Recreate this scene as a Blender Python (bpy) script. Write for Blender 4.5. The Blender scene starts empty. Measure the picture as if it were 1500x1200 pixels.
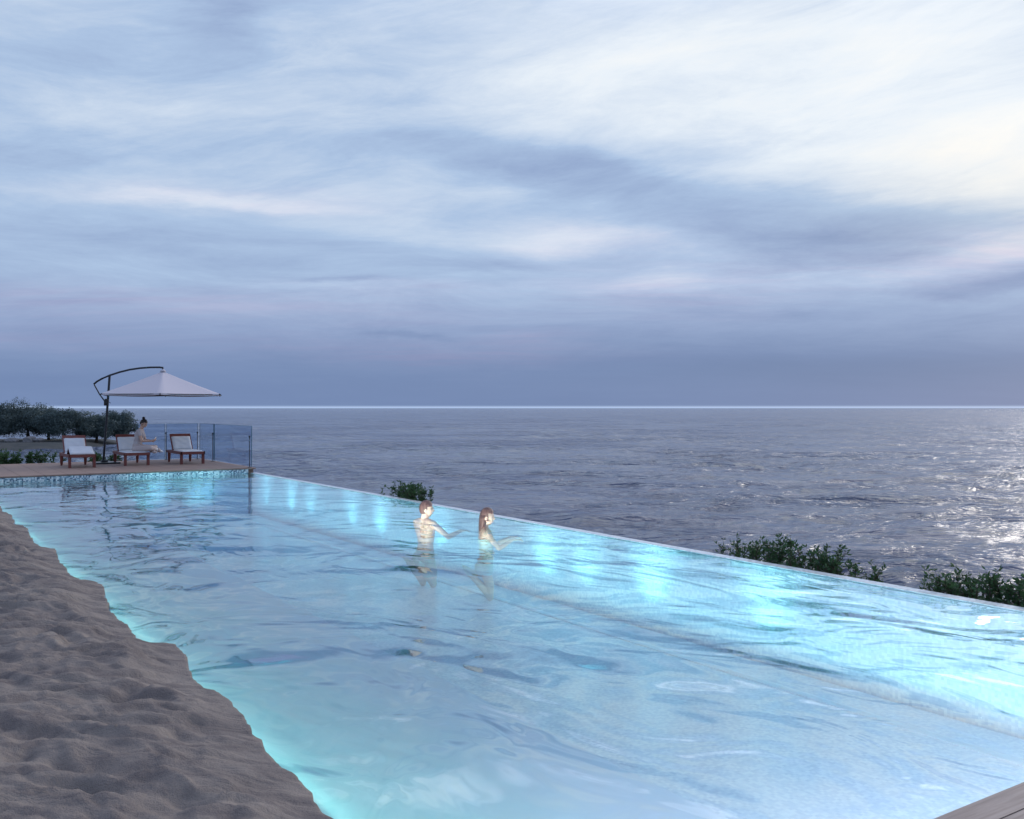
import bpy, bmesh, math, random
import numpy as np
from mathutils import Vector, Matrix
R = math.radians
random.seed(7)
rng = np.random.default_rng(11)
scene = bpy.context.scene
COL = scene.collection

# ------------------------------------------------------------------ camera
F = 1382.0                       # focal length in pixels of the 1500 px wide photograph
CAMZ = 1.65
cam_d = bpy.data.cameras.new("camera")
cam_d.sensor_width = 36.0
cam_d.lens = 36.0 * F / 1500.0
cam_d.shift_y = -2.0 / 1500.0
cam_d.clip_start = 0.05
cam_d.clip_end = 120000
cam = bpy.data.objects.new("camera", cam_d)
COL.objects.link(cam)
cam.location = (0, 0, CAMZ)
cam.rotation_euler = (R(90), 0, 0)
scene.camera = cam

# ------------------------------------------------------------------ render / exposure
scene.render.engine = 'CYCLES'
scene.view_settings.view_transform = 'Standard'
scene.view_settings.look = 'None'
scene.view_settings.exposure = 0.0
scene.view_settings.gamma = 1.0
cy = scene.cycles
cy.use_denoising = True
cy.max_bounces = 10
cy.diffuse_bounces = 3
cy.glossy_bounces = 4
cy.transmission_bounces = 8
cy.transparent_max_bounces = 16
cy.volume_bounces = 0
cy.sample_clamp_indirect = 4.0
cy.blur_glossy = 0.5
cy.caustics_reflective = True
cy.caustics_refractive = True

# ------------------------------------------------------------------ node helpers
class NT:
    def __init__(s, tree):
        s.t = tree; s.n = tree.nodes; s.l = tree.links
    def node(s, typ, **kw):
        nd = s.n.new(typ)
        for k, v in kw.items(): setattr(nd, k, v)
        return nd
    def put(s, sock, val):
        if isinstance(val, bpy.types.NodeSocket): s.l.new(val, sock)
        else: sock.default_value = val
    def math(s, op, a, b=0.0, c=None, clamp=False):
        nd = s.n.new('ShaderNodeMath'); nd.operation = op; nd.use_clamp = clamp
        s.put(nd.inputs[0], a); s.put(nd.inputs[1], b)
        if c is not None: s.put(nd.inputs[2], c)
        return nd.outputs[0]
    def vec(s, op, a, b=(0, 0, 0)):
        nd = s.n.new('ShaderNodeVectorMath'); nd.operation = op
        s.put(nd.inputs[0], a); s.put(nd.inputs[1], b)
        return nd.outputs['Value'] if op in ('DOT_PRODUCT', 'LENGTH') else nd.outputs['Vector']
    def comb(s, x, y, z=0.0):
        nd = s.n.new('ShaderNodeCombineXYZ')
        s.put(nd.inputs[0], x); s.put(nd.inputs[1], y); s.put(nd.inputs[2], z)
        return nd.outputs[0]
    def sep(s, v):
        nd = s.n.new('ShaderNodeSeparateXYZ'); s.put(nd.inputs[0], v); return nd.outputs
    def noise(s, v, scale, detail=4, rough=0.5, dist=0.0, color=False, typ=None):
        nd = s.n.new('ShaderNodeTexNoise')
        if typ: nd.noise_type = typ
        s.put(nd.inputs['Vector'], v)
        nd.inputs['Scale'].default_value = scale; nd.inputs['Detail'].default_value = detail
        nd.inputs['Roughness'].default_value = rough; nd.inputs['Distortion'].default_value = dist
        return nd.outputs['Color' if color else 'Fac']
    def smooth(s, v, a, b, lo=0.0, hi=1.0):
        nd = s.n.new('ShaderNodeMapRange'); nd.interpolation_type = 'SMOOTHSTEP'
        s.put(nd.inputs['Value'], v)
        for k, x in zip(('From Min', 'From Max', 'To Min', 'To Max'), (a, b, lo, hi)): nd.inputs[k].default_value = x
        return nd.outputs['Result']
    def ramp(s, v, stops, interp='LINEAR'):
        nd = s.n.new('ShaderNodeValToRGB'); cr = nd.color_ramp; cr.interpolation = interp
        while len(cr.elements) < len(stops): cr.elements.new(0.5)
        for e, (p, c) in zip(cr.elements, stops): e.position = p; e.color = (*c, 1)
        s.put(nd.inputs[0], v); return nd.outputs[0]
    def mix(s, f, a, b, mode='MIX'):
        nd = s.n.new('ShaderNodeMix'); nd.data_type = 'RGBA'; nd.blend_type = mode
        s.put(nd.inputs['Factor'], f)
        ia, ib = [i for i in nd.inputs if i.type == 'RGBA']
        s.put(ia, a if isinstance(a, bpy.types.NodeSocket) else (*a[:3], 1))
        s.put(ib, b if isinstance(b, bpy.types.NodeSocket) else (*b[:3], 1))
        return [o for o in nd.outputs if o.type == 'RGBA'][0]

def lin(r, g, b):                       # sRGB bytes -> linear
    f = lambda c: c / 255 / 12.92 if c / 255 <= 0.04045 else ((c / 255 + 0.055) / 1.055) ** 2.4
    return (f(r), f(g), f(b))

# ------------------------------------------------------------------ world: dusk sky with streaked clouds
SUN_AZ, SUN_EL = R(47), R(21)
world = bpy.data.worlds.new("World")
scene.world = world
world.use_nodes = True
w = NT(world.node_tree)
w.n.clear()
tc = w.node('ShaderNodeTexCoord')
dirv = w.vec('NORMALIZE', tc.outputs['Generated'])
dx, dy, dz = w.sep(dirv)
hyp = w.math('SQRT', w.math('ADD', w.math('MULTIPLY', dx, dx), w.math('MULTIPLY', dy, dy)))
el = w.math('DIVIDE', dz, w.math('MAXIMUM', hyp, 0.02))          # tangent of elevation
az = w.math('ARCTAN2', dx, dy)                                    # 0 straight out to sea, + to the right
el = w.math('MINIMUM', el, 2.5)
# streaked cloud texture laid on a high layer seen in perspective
den = w.math('ADD', dz, 0.10)
px_, py_ = w.math('DIVIDE', dx, den), w.math('DIVIDE', dy, den)
pl = w.comb(px_, py_, 0.0)
warp = w.noise(pl, 0.9, 3, 0.5, color=True)
pl2 = w.vec('ADD', pl, w.vec('MULTIPLY', w.vec('SUBTRACT', warp, (0.5, 0.5, 0.5)), (0.45, 0.45, 0)))
mp = w.node('ShaderNodeMapping'); w.put(mp.inputs['Vector'], pl2)
mp.inputs['Rotation'].default_value = (0, 0, R(-16)); mp.inputs['Scale'].default_value = (0.42, 1.7, 1)
streak = w.noise(mp.outputs[0], 1.1, 9, 0.6, 0.1)
mp2 = w.node('ShaderNodeMapping'); w.put(mp2.inputs['Vector'], pl2)
mp2.inputs['Rotation'].default_value = (0, 0, R(14)); mp2.inputs['Scale'].default_value = (0.7, 3.4, 1)
mp2.inputs['Location'].default_value = (3.1, 1.7, 0)
fine = w.noise(mp2.outputs[0], 2.0, 9, 0.62, 0.1)
# sky plane (azimuth, elevation) gently warped so that cloud banks get torn edges
wn = w.noise(w.vec('MULTIPLY', w.comb(az, el), (2.2, 9.0, 1)), 1.0, 7, 0.6, color=True)
wx, wy, _ = w.sep(w.vec('SUBTRACT', wn, (0.5, 0.5, 0.5)))
sp = w.comb(w.math('ADD', az, w.math('MULTIPLY', wx, 0.34)), w.math('ADD', el, w.math('MULTIPLY', wy, 0.085)))
def bank(a, e, sa, se, amp, tilt=0.0):
    v = w.vec('SUBTRACT', sp, (a, e, 0))
    if tilt:
        r = w.node('ShaderNodeVectorRotate'); r.rotation_type = 'Z_AXIS'; w.put(r.inputs['Vector'], v)
        r.inputs['Angle'].default_value = -R(tilt); v = r.outputs[0]
    v = w.vec('MULTIPLY', v, (1 / sa, 1 / se, 0))
    return w.math('MULTIPLY', w.math('POWER', 2.71828, w.math('MULTIPLY', w.vec('DOT_PRODUCT', v, v), -1.0)), amp)
def banks(lst):
    s_ = None
    for b in lst:
        g = bank(*b); s_ = g if s_ is None else w.math('ADD', s_, g)
    return s_
def U(u): return math.atan((u - 750) / F)
def E(u, v): return (598 - v) / math.hypot(F, u - 750)
def B(u, v, su, sv, amp, tilt=0): return (U(u), E(u, v), su / F, sv / F, amp, tilt)
# overall brightness by elevation, then bright and dark banks
base = w.ramp(w.math('DIVIDE', el, 0.5), [(0.0, (0.15,)*3), (0.09, (0.18,)*3), (0.17, (0.31,)*3), (0.26, (0.44,)*3), (0.40, (0.52,)*3), (0.60, (0.54,)*3), (0.9, (0.54,)*3)])
bright = banks([B(1560, 200, 320, 95, .37), B(1220, 130, 330, 100, .20, 4), B(1300, 30, 500, 90, .16), B(880, 120, 260, 70, .16, 12), B(640, 130, 150, 40, .10, 14), B(850, 350, 120, 24, .17), B(1000, 400, 90, 22, .12, 4), B(930, 425, 160, 18, .10, 2),
                B(600, 330, 170, 22, .10), B(300, 293, 190, 9, .14, 0), B(210, 130, 150, 50, .07, 25), B(1400, 378, 110, 26, .16, 10), B(650, 290, 250, 20, .06), B(120, 270, 160, 24, .06), B(500, 425, 120, 9, .09)])
dark = banks([B(560, 225, 180, 30, .07), B(1180, 370, 170, 34, .14), B(320, 8, 110, 50, .13, 40), B(40, 200, 110, 60, .08), B(1430, 428, 150, 13, .15), B(1150, 470, 80, 10, .06),
              B(580, 490, 70, 7, .09), B(505, 416, 60, 6, .08), B(60, 350, 160, 30, .05), B(1250, 530, 450, 50, .085), B(200, 560, 500, 30, .03), B(660, 385, 160, 12, .06), B(1060, 100, 90, 16, .06, 8), B(1350, 105, 120, 14, .06, 8)])
dark = w.math('ADD', dark, w.smooth(banks([B(790, 245, 200, 40, 1.0, -8), B(1150, 315, 270, 46, 1.0, -8)]), 0.12, 0.95, 0.0, 0.18))
rw = w.node('ShaderNodeVectorRotate'); rw.rotation_type = 'Z_AXIS'; w.put(rw.inputs['Vector'], w.comb(w.math('ADD', az, w.math('MULTIPLY', wx, 0.10)), w.math('ADD', el, w.math('MULTIPLY', wy, 0.03)))); rw.inputs['Angle'].default_value = R(-11)
wisp = w.noise(w.vec('MULTIPLY', rw.outputs[0], (4.2, 17, 1)), 1.0, 12, 0.68, 0.5)
wisp2 = w.noise(w.vec('MULTIPLY', w.comb(az, w.math('ADD', el, w.math('MULTIPLY', wy, 0.02))), (4.5, 27, 1)), 1.0, 12, 0.68, 0.4)
hi = w.smooth(el, 0.14, 0.26)
tex = w.math('ADD', w.math('MULTIPLY', w.math('SUBTRACT', streak, 0.5), 0.20), w.math('ADD', w.math('MULTIPLY', w.math('MULTIPLY', w.math('SUBTRACT', wisp, 0.5), 0.50), hi), w.math('MULTIPLY', w.math('MULTIPLY', w.math('SUBTRACT', wisp2, 0.5), 0.46), w.math('SUBTRACT', 1.0, w.math('MULTIPLY', hi, 0.6)))))
texamp = w.smooth(el, 0.02, 0.14, 0.15, 1.0)
val = w.math('ADD', w.math('SUBTRACT', w.math('ADD', base, bright), dark), w.math('MULTIPLY', tex, texamp))
skycol = w.ramp(val, [(0.0, lin(98, 122, 164)), (0.14, lin(114, 137, 180)), (0.30, lin(144, 165, 203)), (0.50, lin(173, 196, 227)), (0.68, lin(208, 222, 240)), (0.84, lin(234, 242, 250)), (1.0, lin(250, 251, 250))])
# rose tint on the low cloud bellies, warm white towards the hidden sun
rose = banks([B(1000, 425, 190, 40, .75), B(880, 350, 140, 25, .4), B(1400, 385, 150, 35, .8), B(250, 455, 380, 22, .75), B(620, 515, 280, 16, .75), B(760, 492, 90, 9, .7), B(560, 428, 130, 12, .5), B(330, 292, 200, 14, .4), B(60, 492, 200, 10, .5)])
rose = w.math('MULTIPLY', rose, w.smooth(fine, 0.36, 0.62, 0.5, 1.0))
skycol = w.mix(w.math('MINIMUM', rose, 1.0), skycol, w.mix(1.0, skycol, (1.22, 0.99, 0.98), 'MULTIPLY'))
warm = banks([B(1500, 270, 260, 70, 1.0), B(1560, 330, 260, 40, .5)])
skycol = w.mix(w.math('MINIMUM', warm, 1.0), skycol, w.mix(1.0, skycol, (1.06, 1.0, 0.93), 'MULTIPLY'))
# the air right at the sea's rim is a thin bright band
rim = w.math('POWER', 2.71828, w.math('MULTIPLY', w.math('POWER', w.math('DIVIDE', w.math('SUBTRACT', el, 0.0007), 0.0014), 2.0), -1.0))
skycol = w.mix(w.math('MULTIPLY', rim, 0.75), skycol, lin(190, 214, 250))
# behind the camera and overhead the sky is a plain dim blue
over = w.mix(w.smooth(w.math('ADD', w.math('MULTIPLY', dx, 0.8), w.math('MULTIPLY', dy, 0.5)), -0.25, 0.55), lin(160, 180, 222), lin(246, 244, 246))
over = w.mix(w.smooth(w.noise(pl2, 2.6, 4, 0.5, 0.3), 0.40, 0.58, 0.0, 0.85), over, lin(138, 166, 218))
skycol = w.mix(w.smooth(el, 0.42, 0.95), skycol, over)
# bright patch added to the sky above the view, for white reflections in the water
added_glow = w.math('MULTIPLY', w.math('POWER', 2.71828, w.math('MULTIPLY', w.vec('DOT_PRODUCT', w.vec('MULTIPLY', w.vec('SUBTRACT', w.comb(az, el), (0.48, 0.84, 0)), (1 / .62, 1 / .36, 0)), w.vec('MULTIPLY', w.vec('SUBTRACT', w.comb(az, el), (0.48, 0.84, 0)), (1 / .62, 1 / .36, 0))), -1.0)), w.smooth(w.noise(pl2, 3.2, 4, 0.5, 0.3), 0.38, 0.58, 0.3, 1.0))
added_glow = w.math('MULTIPLY', added_glow, w.smooth(el, 0.36, 0.64, 0.06, 1.0))
skycol = w.mix(1.0, skycol, w.mix(added_glow, (0, 0, 0), (1.95, 1.82, 1.84)), 'ADD')
below = w.smooth(dz, -0.02, -0.001, 1.0, 0.0)
skycol = w.mix(below, skycol, lin(90, 100, 132))
bg2 = w.node('ShaderNodeBackground'); w.put(bg2.inputs['Color'], skycol); bg2.inputs['Strength'].default_value = 0.97
nis = w.node('ShaderNodeTexSky'); nis.sky_type = 'NISHITA'; nis.sun_disc = False
nis.sun_elevation = SUN_EL; nis.sun_rotation = SUN_AZ
bg1 = w.node('ShaderNodeBackground'); w.put(bg1.inputs['Color'], w.mix(1.0, nis.outputs[0], (0.05,)*3, 'MULTIPLY')); bg1.inputs['Strength'].default_value = 0.08
ad = w.node('ShaderNodeAddShader'); w.l.new(bg1.outputs[0], ad.inputs[0]); w.l.new(bg2.outputs[0], ad.inputs[1])
wo = w.node('ShaderNodeOutputWorld'); w.l.new(ad.outputs[0], wo.inputs['Surface'])
world.cycles.sampling_method = 'MANUAL'; world.cycles.sample_map_resolution = 512

# ------------------------------------------------------------------ sun behind thin cloud
sun_d = bpy.data.lights.new("sun", 'SUN'); sun_d.energy = 1.3; sun_d.angle = R(30); sun_d.color = (1.0, 0.93, 0.86)
sun = bpy.data.objects.new("sun", sun_d); COL.objects.link(sun)
sd = Vector((math.sin(SUN_AZ) * math.cos(SUN_EL), math.cos(SUN_AZ) * math.cos(SUN_EL), math.sin(SUN_EL)))
sun.rotation_euler = sd.to_track_quat('Z', 'Y').to_euler()

# ------------------------------------------------------------------ pool frame: x runs seawards, y runs away along the infinity edge
TH = math.atan2(0.550, 0.835)
E2 = Vector((math.cos(TH), math.sin(TH), 0)); E1 = Vector((-math.sin(TH), math.cos(TH), 0))
C0 = Vector((-6.51, 24.0, 0))
def W(x, y, z=0.0): return C0 + E2 * x + E1 * y + Vector((0, 0, z))
PM = Matrix.Translation(C0) @ Matrix.Rotation(TH, 4, 'Z')
POOL_D = 1.0
POOL_NEAR = -21.55
SAND_X = -6.2
SEA_Z = -6.0

# ------------------------------------------------------------------ object helpers
def tag(o, label=None, cat=None, group=None, kind=None):
    if label: o['label'] = label
    if cat: o['category'] = cat
    if group: o['group'] = group
    if kind: o['kind'] = kind
    return o
def link(name, me, mat=None, parent=None, loc=None, rot=None, smooth=False):
    me.name = name
    o = bpy.data.objects.new(name, me); COL.objects.link(o)
    if mat: me.materials.append(mat)
    if parent: o.parent = parent
    if loc is not None: o.location = loc
    if rot is not None: o.rotation_euler = rot
    if smooth: me.polygons.foreach_set('use_smooth', [True] * len(me.polygons))
    return o
def empty(name, loc=(0, 0, 0), rz=0.0):
    o = bpy.data.objects.new(name, None); COL.objects.link(o)
    o.empty_display_size = 0.2; o.location = loc; o.rotation_euler = (0, 0, rz); return o
def from_np(V, Fc, name='m'):
    me = bpy.data.meshes.new(name)
    V = np.asarray(V, dtype=np.float32); Fc = np.asarray(Fc, dtype=np.int32)
    me.vertices.add(len(V)); me.vertices.foreach_set('co', V.ravel())
    k = Fc.shape[1]
    me.loops.add(Fc.size); me.loops.foreach_set('vertex_index', Fc.ravel())
    me.polygons.add(len(Fc)); me.polygons.foreach_set('loop_start', np.arange(0, Fc.size, k, dtype=np.int32))
    me.polygons.foreach_set('loop_total', np.full(len(Fc), k, dtype=np.int32))
    me.update(calc_edges=True); me.validate()
    return me
def grid_faces(nr, nc):
    i = np.arange(nr - 1)[:, None] * nc + np.arange(nc - 1)[None, :]
    i = i.ravel()
    return np.stack([i, i + 1, i + nc + 1, i + nc], 1)

class MB:
    """collects shapes into one mesh"""
    def __init__(s): s.bm = bmesh.new()
    def box(s, c, size, rot=None, bevel=0.0, M=None):
        r = bmesh.ops.create_cube(s.bm, size=1.0)
        vs = r['verts']
        for v in vs: v.co = Vector((v.co.x * size[0], v.co.y * size[1], v.co.z * size[2]))
        if bevel:
            es = list({e for v in vs for e in v.link_edges})
            b = bmesh.ops.bevel(s.bm, geom=es, offset=bevel, segments=2, affect='EDGES', profile=0.7)
            vs = list({v for f in b['faces'] for v in f.verts} | {v for v in vs if v.is_valid})
        T = Matrix.Translation(Vector(c)) @ (rot if rot is not None else Matrix.Identity(4))
        if M is not None: T = M @ T
        bmesh.ops.transform(s.bm, matrix=T, verts=vs); return s
    def tube(s, pts, rad, n=10, cap=True):
        pts = [Vector(p) for p in pts]
        if not isinstance(rad, (list, tuple)): rad = [rad] * len(pts)
        rings = []; ref = Vector((0.13, 0.21, 0.97)).normalized()
        for i, p in enumerate(pts):
            d = (pts[min(i + 1, len(pts) - 1)] - pts[max(i - 1, 0)]).normalized()
            if abs(d.dot(ref)) > 0.95: ref = Vector((1, 0.1, 0)).normalized()
            a = d.cross(ref).normalized(); b = d.cross(a).normalized(); ref = -b if b.dot(ref) < 0 else b
            rings.append([s.bm.verts.new(p + (a * math.cos(k * 2 * math.pi / n) + b * math.sin(k * 2 * math.pi / n)) * rad[i]) for k in range(n)])
        for r0, r1 in zip(rings, rings[1:]):
            # keep rings aligned
            k0 = min(range(n), key=lambda k: (r1[k].co - r0[0].co - (r1[0].co - r0[0].co) * 0).length)
            for k in range(n):
                s.bm.faces.new((r0[k], r0[(k + 1) % n], r1[(k + 1 + k0) % n], r1[(k + k0) % n]))
            r1[:] = r1[k0:] + r1[:k0]
        if cap:
            s.bm.faces.new(rings[0][::-1]); s.bm.faces.new(rings[-1])
        return s
    def cyl(s, p0, p1, r, n=20): return s.tube([p0, p1], r, n)
    def build(s, name, mat, parent=None, smooth=False, loc=None, rot=None):
        bmesh.ops.recalc_face_normals(s.bm, faces=s.bm.faces)
        me = bpy.data.meshes.new(name); s.bm.to_mesh(me); s.bm.free()
        return link(name, me, mat, parent, loc, rot, smooth)
def auto_smooth(o, ang=40):
    me = o.data
    me.polygons.foreach_set('use_smooth', [True] * len(me.polygons))
    bm = bmesh.new(); bm.from_mesh(me)
    for e in bm.edges:
        if len(e.link_faces) == 2 and e.calc_face_angle(0) > R(ang): e.smooth = False
    bm.to_mesh(me); bm.free(); return o

# ------------------------------------------------------------------ numpy noise
_G = rng.normal(size=(256, 256, 2)); _G /= np.linalg.norm(_G, axis=2, keepdims=True)
def perlin(x, y):
    xi = np.floor(x).astype(int); yi = np.floor(y).astype(int); xf = x - xi; yf = y - yi
    u = xf * xf * xf * (xf * (xf * 6 - 15) + 10); v = yf * yf * yf * (yf * (yf * 6 - 15) + 10)
    def g(a, b, fx, fy):
        gg = _G[a % 256, b % 256]; return gg[..., 0] * fx + gg[..., 1] * fy
    n00 = g(xi, yi, xf, yf); n10 = g(xi + 1, yi, xf - 1, yf); n01 = g(xi, yi + 1, xf, yf - 1); n11 = g(xi + 1, yi + 1, xf - 1, yf - 1)
    return (n00 * (1 - u) + n10 * u) * (1 - v) + (n01 * (1 - u) + n11 * u) * v
def fbm(x, y, o=4, g=0.5):
    s_ = 0; a = 1.0
    for k in range(o): s_ = s_ + a * perlin(x * 2 ** k + 17.3 * k, y * 2 ** k + 5.1 * k); a *= g
    return s_
def sstep(a, b, x):
    t = np.clip((x - a) / (b - a), 0, 1); return t * t * (3 - 2 * t)

# ------------------------------------------------------------------ materials
def mat(name, col, rough=0.5, spec=0.5, metal=0.0, bump=None, var=None, coat=0.0, sss=0.0):
    """bump=(scale, strength, distance, stretch)  var=(scale, second colour, amount, stretch)"""
    m = bpy.data.materials.new(name); m.use_nodes = True
    t = NT(m.node_tree); p = t.n['Principled BSDF']
    p.inputs['Base Color'].default_value = (*col, 1); p.inputs['Roughness'].default_value = rough
    p.inputs['Metallic'].default_value = metal; p.inputs['Specular IOR Level'].default_value = spec
    p.inputs['Coat Weight'].default_value = coat
    if sss:
        p.inputs['Subsurface Weight'].default_value = sss; p.inputs['Subsurface Radius'].default_value = (0.02, 0.008, 0.004); p.inputs['Subsurface Scale'].default_value = 1.0
    co = t.node('ShaderNodeTexCoord').outputs['Object']
    if var:
        sc, c2, amt, st = var
        n = t.noise(t.vec('MULTIPLY', co, st), sc, 6, 0.6)
        t.l.new(t.mix(t.smooth(n, 0.5 - amt, 0.5 + amt), col, c2), p.inputs['Base Color'])
    if bump:
        sc, stg, di, st = bump
        n = t.noise(t.vec('MULTIPLY', co, st), sc, 5, 0.6)
        b = t.node('ShaderNodeBump'); b.inputs['Strength'].default_value = stg; b.inputs['Distance'].default_value = di
        t.l.new(n, b.inputs['Height']); t.l.new(b.outputs[0], p.inputs['Normal'])
    return m

WOOD = mat('red_wood', (0.24, 0.058, 0.045), 0.5, bump=(30, 0.4, 0.002, (1, 8, 8)), var=(9, (0.11, 0.03, 0.024), 0.25, (8, 1, 8)))
CUSH = mat('white_cushion', (0.70, 0.71, 0.74), 0.9, 0.2, bump=(120, 0.3, 0.002, (1, 1, 1)), var=(6, (0.60, 0.61, 0.65), 0.3, (1, 1, 1)))
CANV = mat('canopy_cloth', (0.56, 0.53, 0.59), 0.9, 0.2, bump=(60, 0.15, 0.004, (1, 1, 1)))
DARKM = mat('dark_metal', (0.012, 0.014, 0.022), 0.4, 0.5)
BARK = mat('bark', (0.07, 0.055, 0.045), 0.9, 0.2, bump=(6, 0.6, 0.05, (1, 1, .3)))
SKIN = mat('skin', (0.50, 0.31, 0.24), 0.5, 0.4, var=(12, (0.56, 0.36, 0.28), 0.3, (1, 1, 1)), sss=0.08)
SKIN2 = mat('skin_pale', (0.86, 0.66, 0.54), 0.5, 0.4, var=(12, (0.68, 0.49, 0.40), 0.3, (1, 1, 1)), sss=0.08)
HAIRB = mat('hair_brown', (0.20, 0.11, 0.10), 0.5, 0.5, bump=(90, 0.8, 0.006, (1, 1, .12)), var=(60, (0.12, 0.065, 0.06), 0.2, (1, 1, .1)))
HAIRD = mat('hair_dark', (0.02, 0.013, 0.013), 0.5, 0.4, bump=(60, 0.5, 0.004, (1, 1, .2)))
EYEM = mat('eye_dark', (0.03, 0.02, 0.02), 0.2, 0.5)
LIPM = mat('lip', (0.42, 0.18, 0.16), 0.45, 0.5)

def leaf_mat(name, c1, c2):
    m = bpy.data.materials.new(name); m.use_nodes = True
    t = NT(m.node_tree); p = t.n['Principled BSDF']
    g = t.node('ShaderNodeNewGeometry')
    co = t.node('ShaderNodeTexCoord').outputs['Object']
    n = t.noise(co, 0.9, 3, 0.6)
    f = t.math('ADD', t.math('MULTIPLY', g.outputs['Random Per Island'], 0.6), t.math('MULTIPLY', n, 0.5))
    t.l.new(t.mix(t.smooth(f, 0.2, 0.85), c1, c2), p.inputs['Base Color'])
    p.inputs['Roughness'].default_value = 0.6; p.inputs['Specular IOR Level'].default_value = 0.3
    tr = t.node('ShaderNodeBsdfTranslucent'); tr.inputs['Color'].default_value = (*c2, 1)
    mx = t.node('ShaderNodeMixShader'); mx.inputs[0].default_value = 0.25
    t.l.new(p.outputs[0], mx.inputs[1]); t.l.new(tr.outputs[0], mx.inputs[2]); t.l.new(mx.outputs[0], t.n['Material Output'].inputs[0])
    return m
LEAF = leaf_mat('shrub_leaf', (0.020, 0.055, 0.028), (0.06, 0.13, 0.05))
LEAF_HAZED = leaf_mat('hazed_tree_leaf', (0.052, 0.082, 0.095), (0.115, 0.160, 0.155))  # bluish distance haze is mixed into the far trees' leaf colour

def sand_material():
    m = bpy.data.materials.new('sand'); m.use_nodes = True
    t = NT(m.node_tree); p = t.n['Principled BSDF']
    co = t.node('ShaderNodeTexCoord').outputs['Object']
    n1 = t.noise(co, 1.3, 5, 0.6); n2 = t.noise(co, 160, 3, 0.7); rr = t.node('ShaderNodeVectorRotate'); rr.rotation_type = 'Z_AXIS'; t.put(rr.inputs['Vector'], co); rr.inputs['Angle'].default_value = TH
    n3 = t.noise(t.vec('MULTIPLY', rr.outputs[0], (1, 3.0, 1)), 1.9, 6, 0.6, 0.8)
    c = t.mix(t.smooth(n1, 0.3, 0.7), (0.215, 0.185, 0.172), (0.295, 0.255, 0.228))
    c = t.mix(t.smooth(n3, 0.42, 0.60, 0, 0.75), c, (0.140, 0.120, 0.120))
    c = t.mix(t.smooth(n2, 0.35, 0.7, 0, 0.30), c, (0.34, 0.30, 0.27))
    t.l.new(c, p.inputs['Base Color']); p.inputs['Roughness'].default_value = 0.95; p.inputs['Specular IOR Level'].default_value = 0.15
    h = t.math('ADD', t.math('MULTIPLY', n2, 0.12), t.math('ADD', t.math('MULTIPLY', n3, 1.0), t.math('MULTIPLY', t.noise(co, 22, 5, 0.65), 0.35)))
    b = t.node('ShaderNodeBump'); b.inputs['Strength'].default_value = 0.9; b.inputs['Distance'].default_value = 0.055
    t.l.new(h, b.inputs['Height']); t.l.new(b.outputs[0], p.inputs['Normal'])
    return m
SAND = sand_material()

def mosaic(name, cols, size=0.028, grout=(0.6, 0.65, 0.68), rough=0.25, off=0.0):
    """small square glass tiles, each of its own shade, in pool coordinates"""
    m = bpy.data.materials.new(name); m.use_nodes = True
    t = NT(m.node_tree); p = t.n['Principled BSDF']
    co = t.node('ShaderNodeTexCoord').outputs['Object']
    sc = t.vec('ADD', t.vec('MULTIPLY', co, (1 / size,) * 3), (0.31, 0.37, 0.41))
    cell = t.vec('FLOOR', sc); fr = t.vec('SUBTRACT', sc, cell)
    wn_ = t.node('ShaderNodeTexWhiteNoise'); wn_.noise_dimensions = '3D'; t.l.new(cell, wn_.inputs[0])
    patch = t.noise(co, 0.9, 3, 0.5)
    r = t.math('ADD', t.math('MULTIPLY', wn_.outputs['Value'], 0.8), t.math('MULTIPLY', patch, 0.3))
    n = len(cols)
    c = t.ramp(r, [(i / n + 0.02, cc) for i, cc in enumerate(cols)], 'CONSTANT')
    t.l.new(c, p.inputs['Base Color']); p.inputs['Roughness'].default_value = rough
    return m
TILE = mosaic('pool_mosaic', [(0.56, 0.61, 0.76), (0.62, 0.67, 0.81), (0.67, 0.71, 0.84), (0.72, 0.76, 0.87), (0.59, 0.64, 0.79)])
BAND = mosaic('band_mosaic', [(0.05, 0.10, 0.16), (0.62, 0.68, 0.72), (0.20, 0.30, 0.38), (0.75, 0.78, 0.80), (0.42, 0.50, 0.56), (0.10, 0.14, 0.20)], 0.030, rough=0.3)
RIM = mosaic('rim_mosaic', [(0.55, 0.64, 0.70), (0.80, 0.86, 0.88), (0.70, 0.78, 0.82), (0.86, 0.90, 0.90)], 0.03, rough=0.12)
PAINT = mat('pool_plaster', (0.48, 0.80, 0.80), 0.5, bump=(3, .3, .02, (1, 1, 1)), var=(2, (0.56, 0.82, 0.82), 0.2, (1, 1, 1)))

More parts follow.
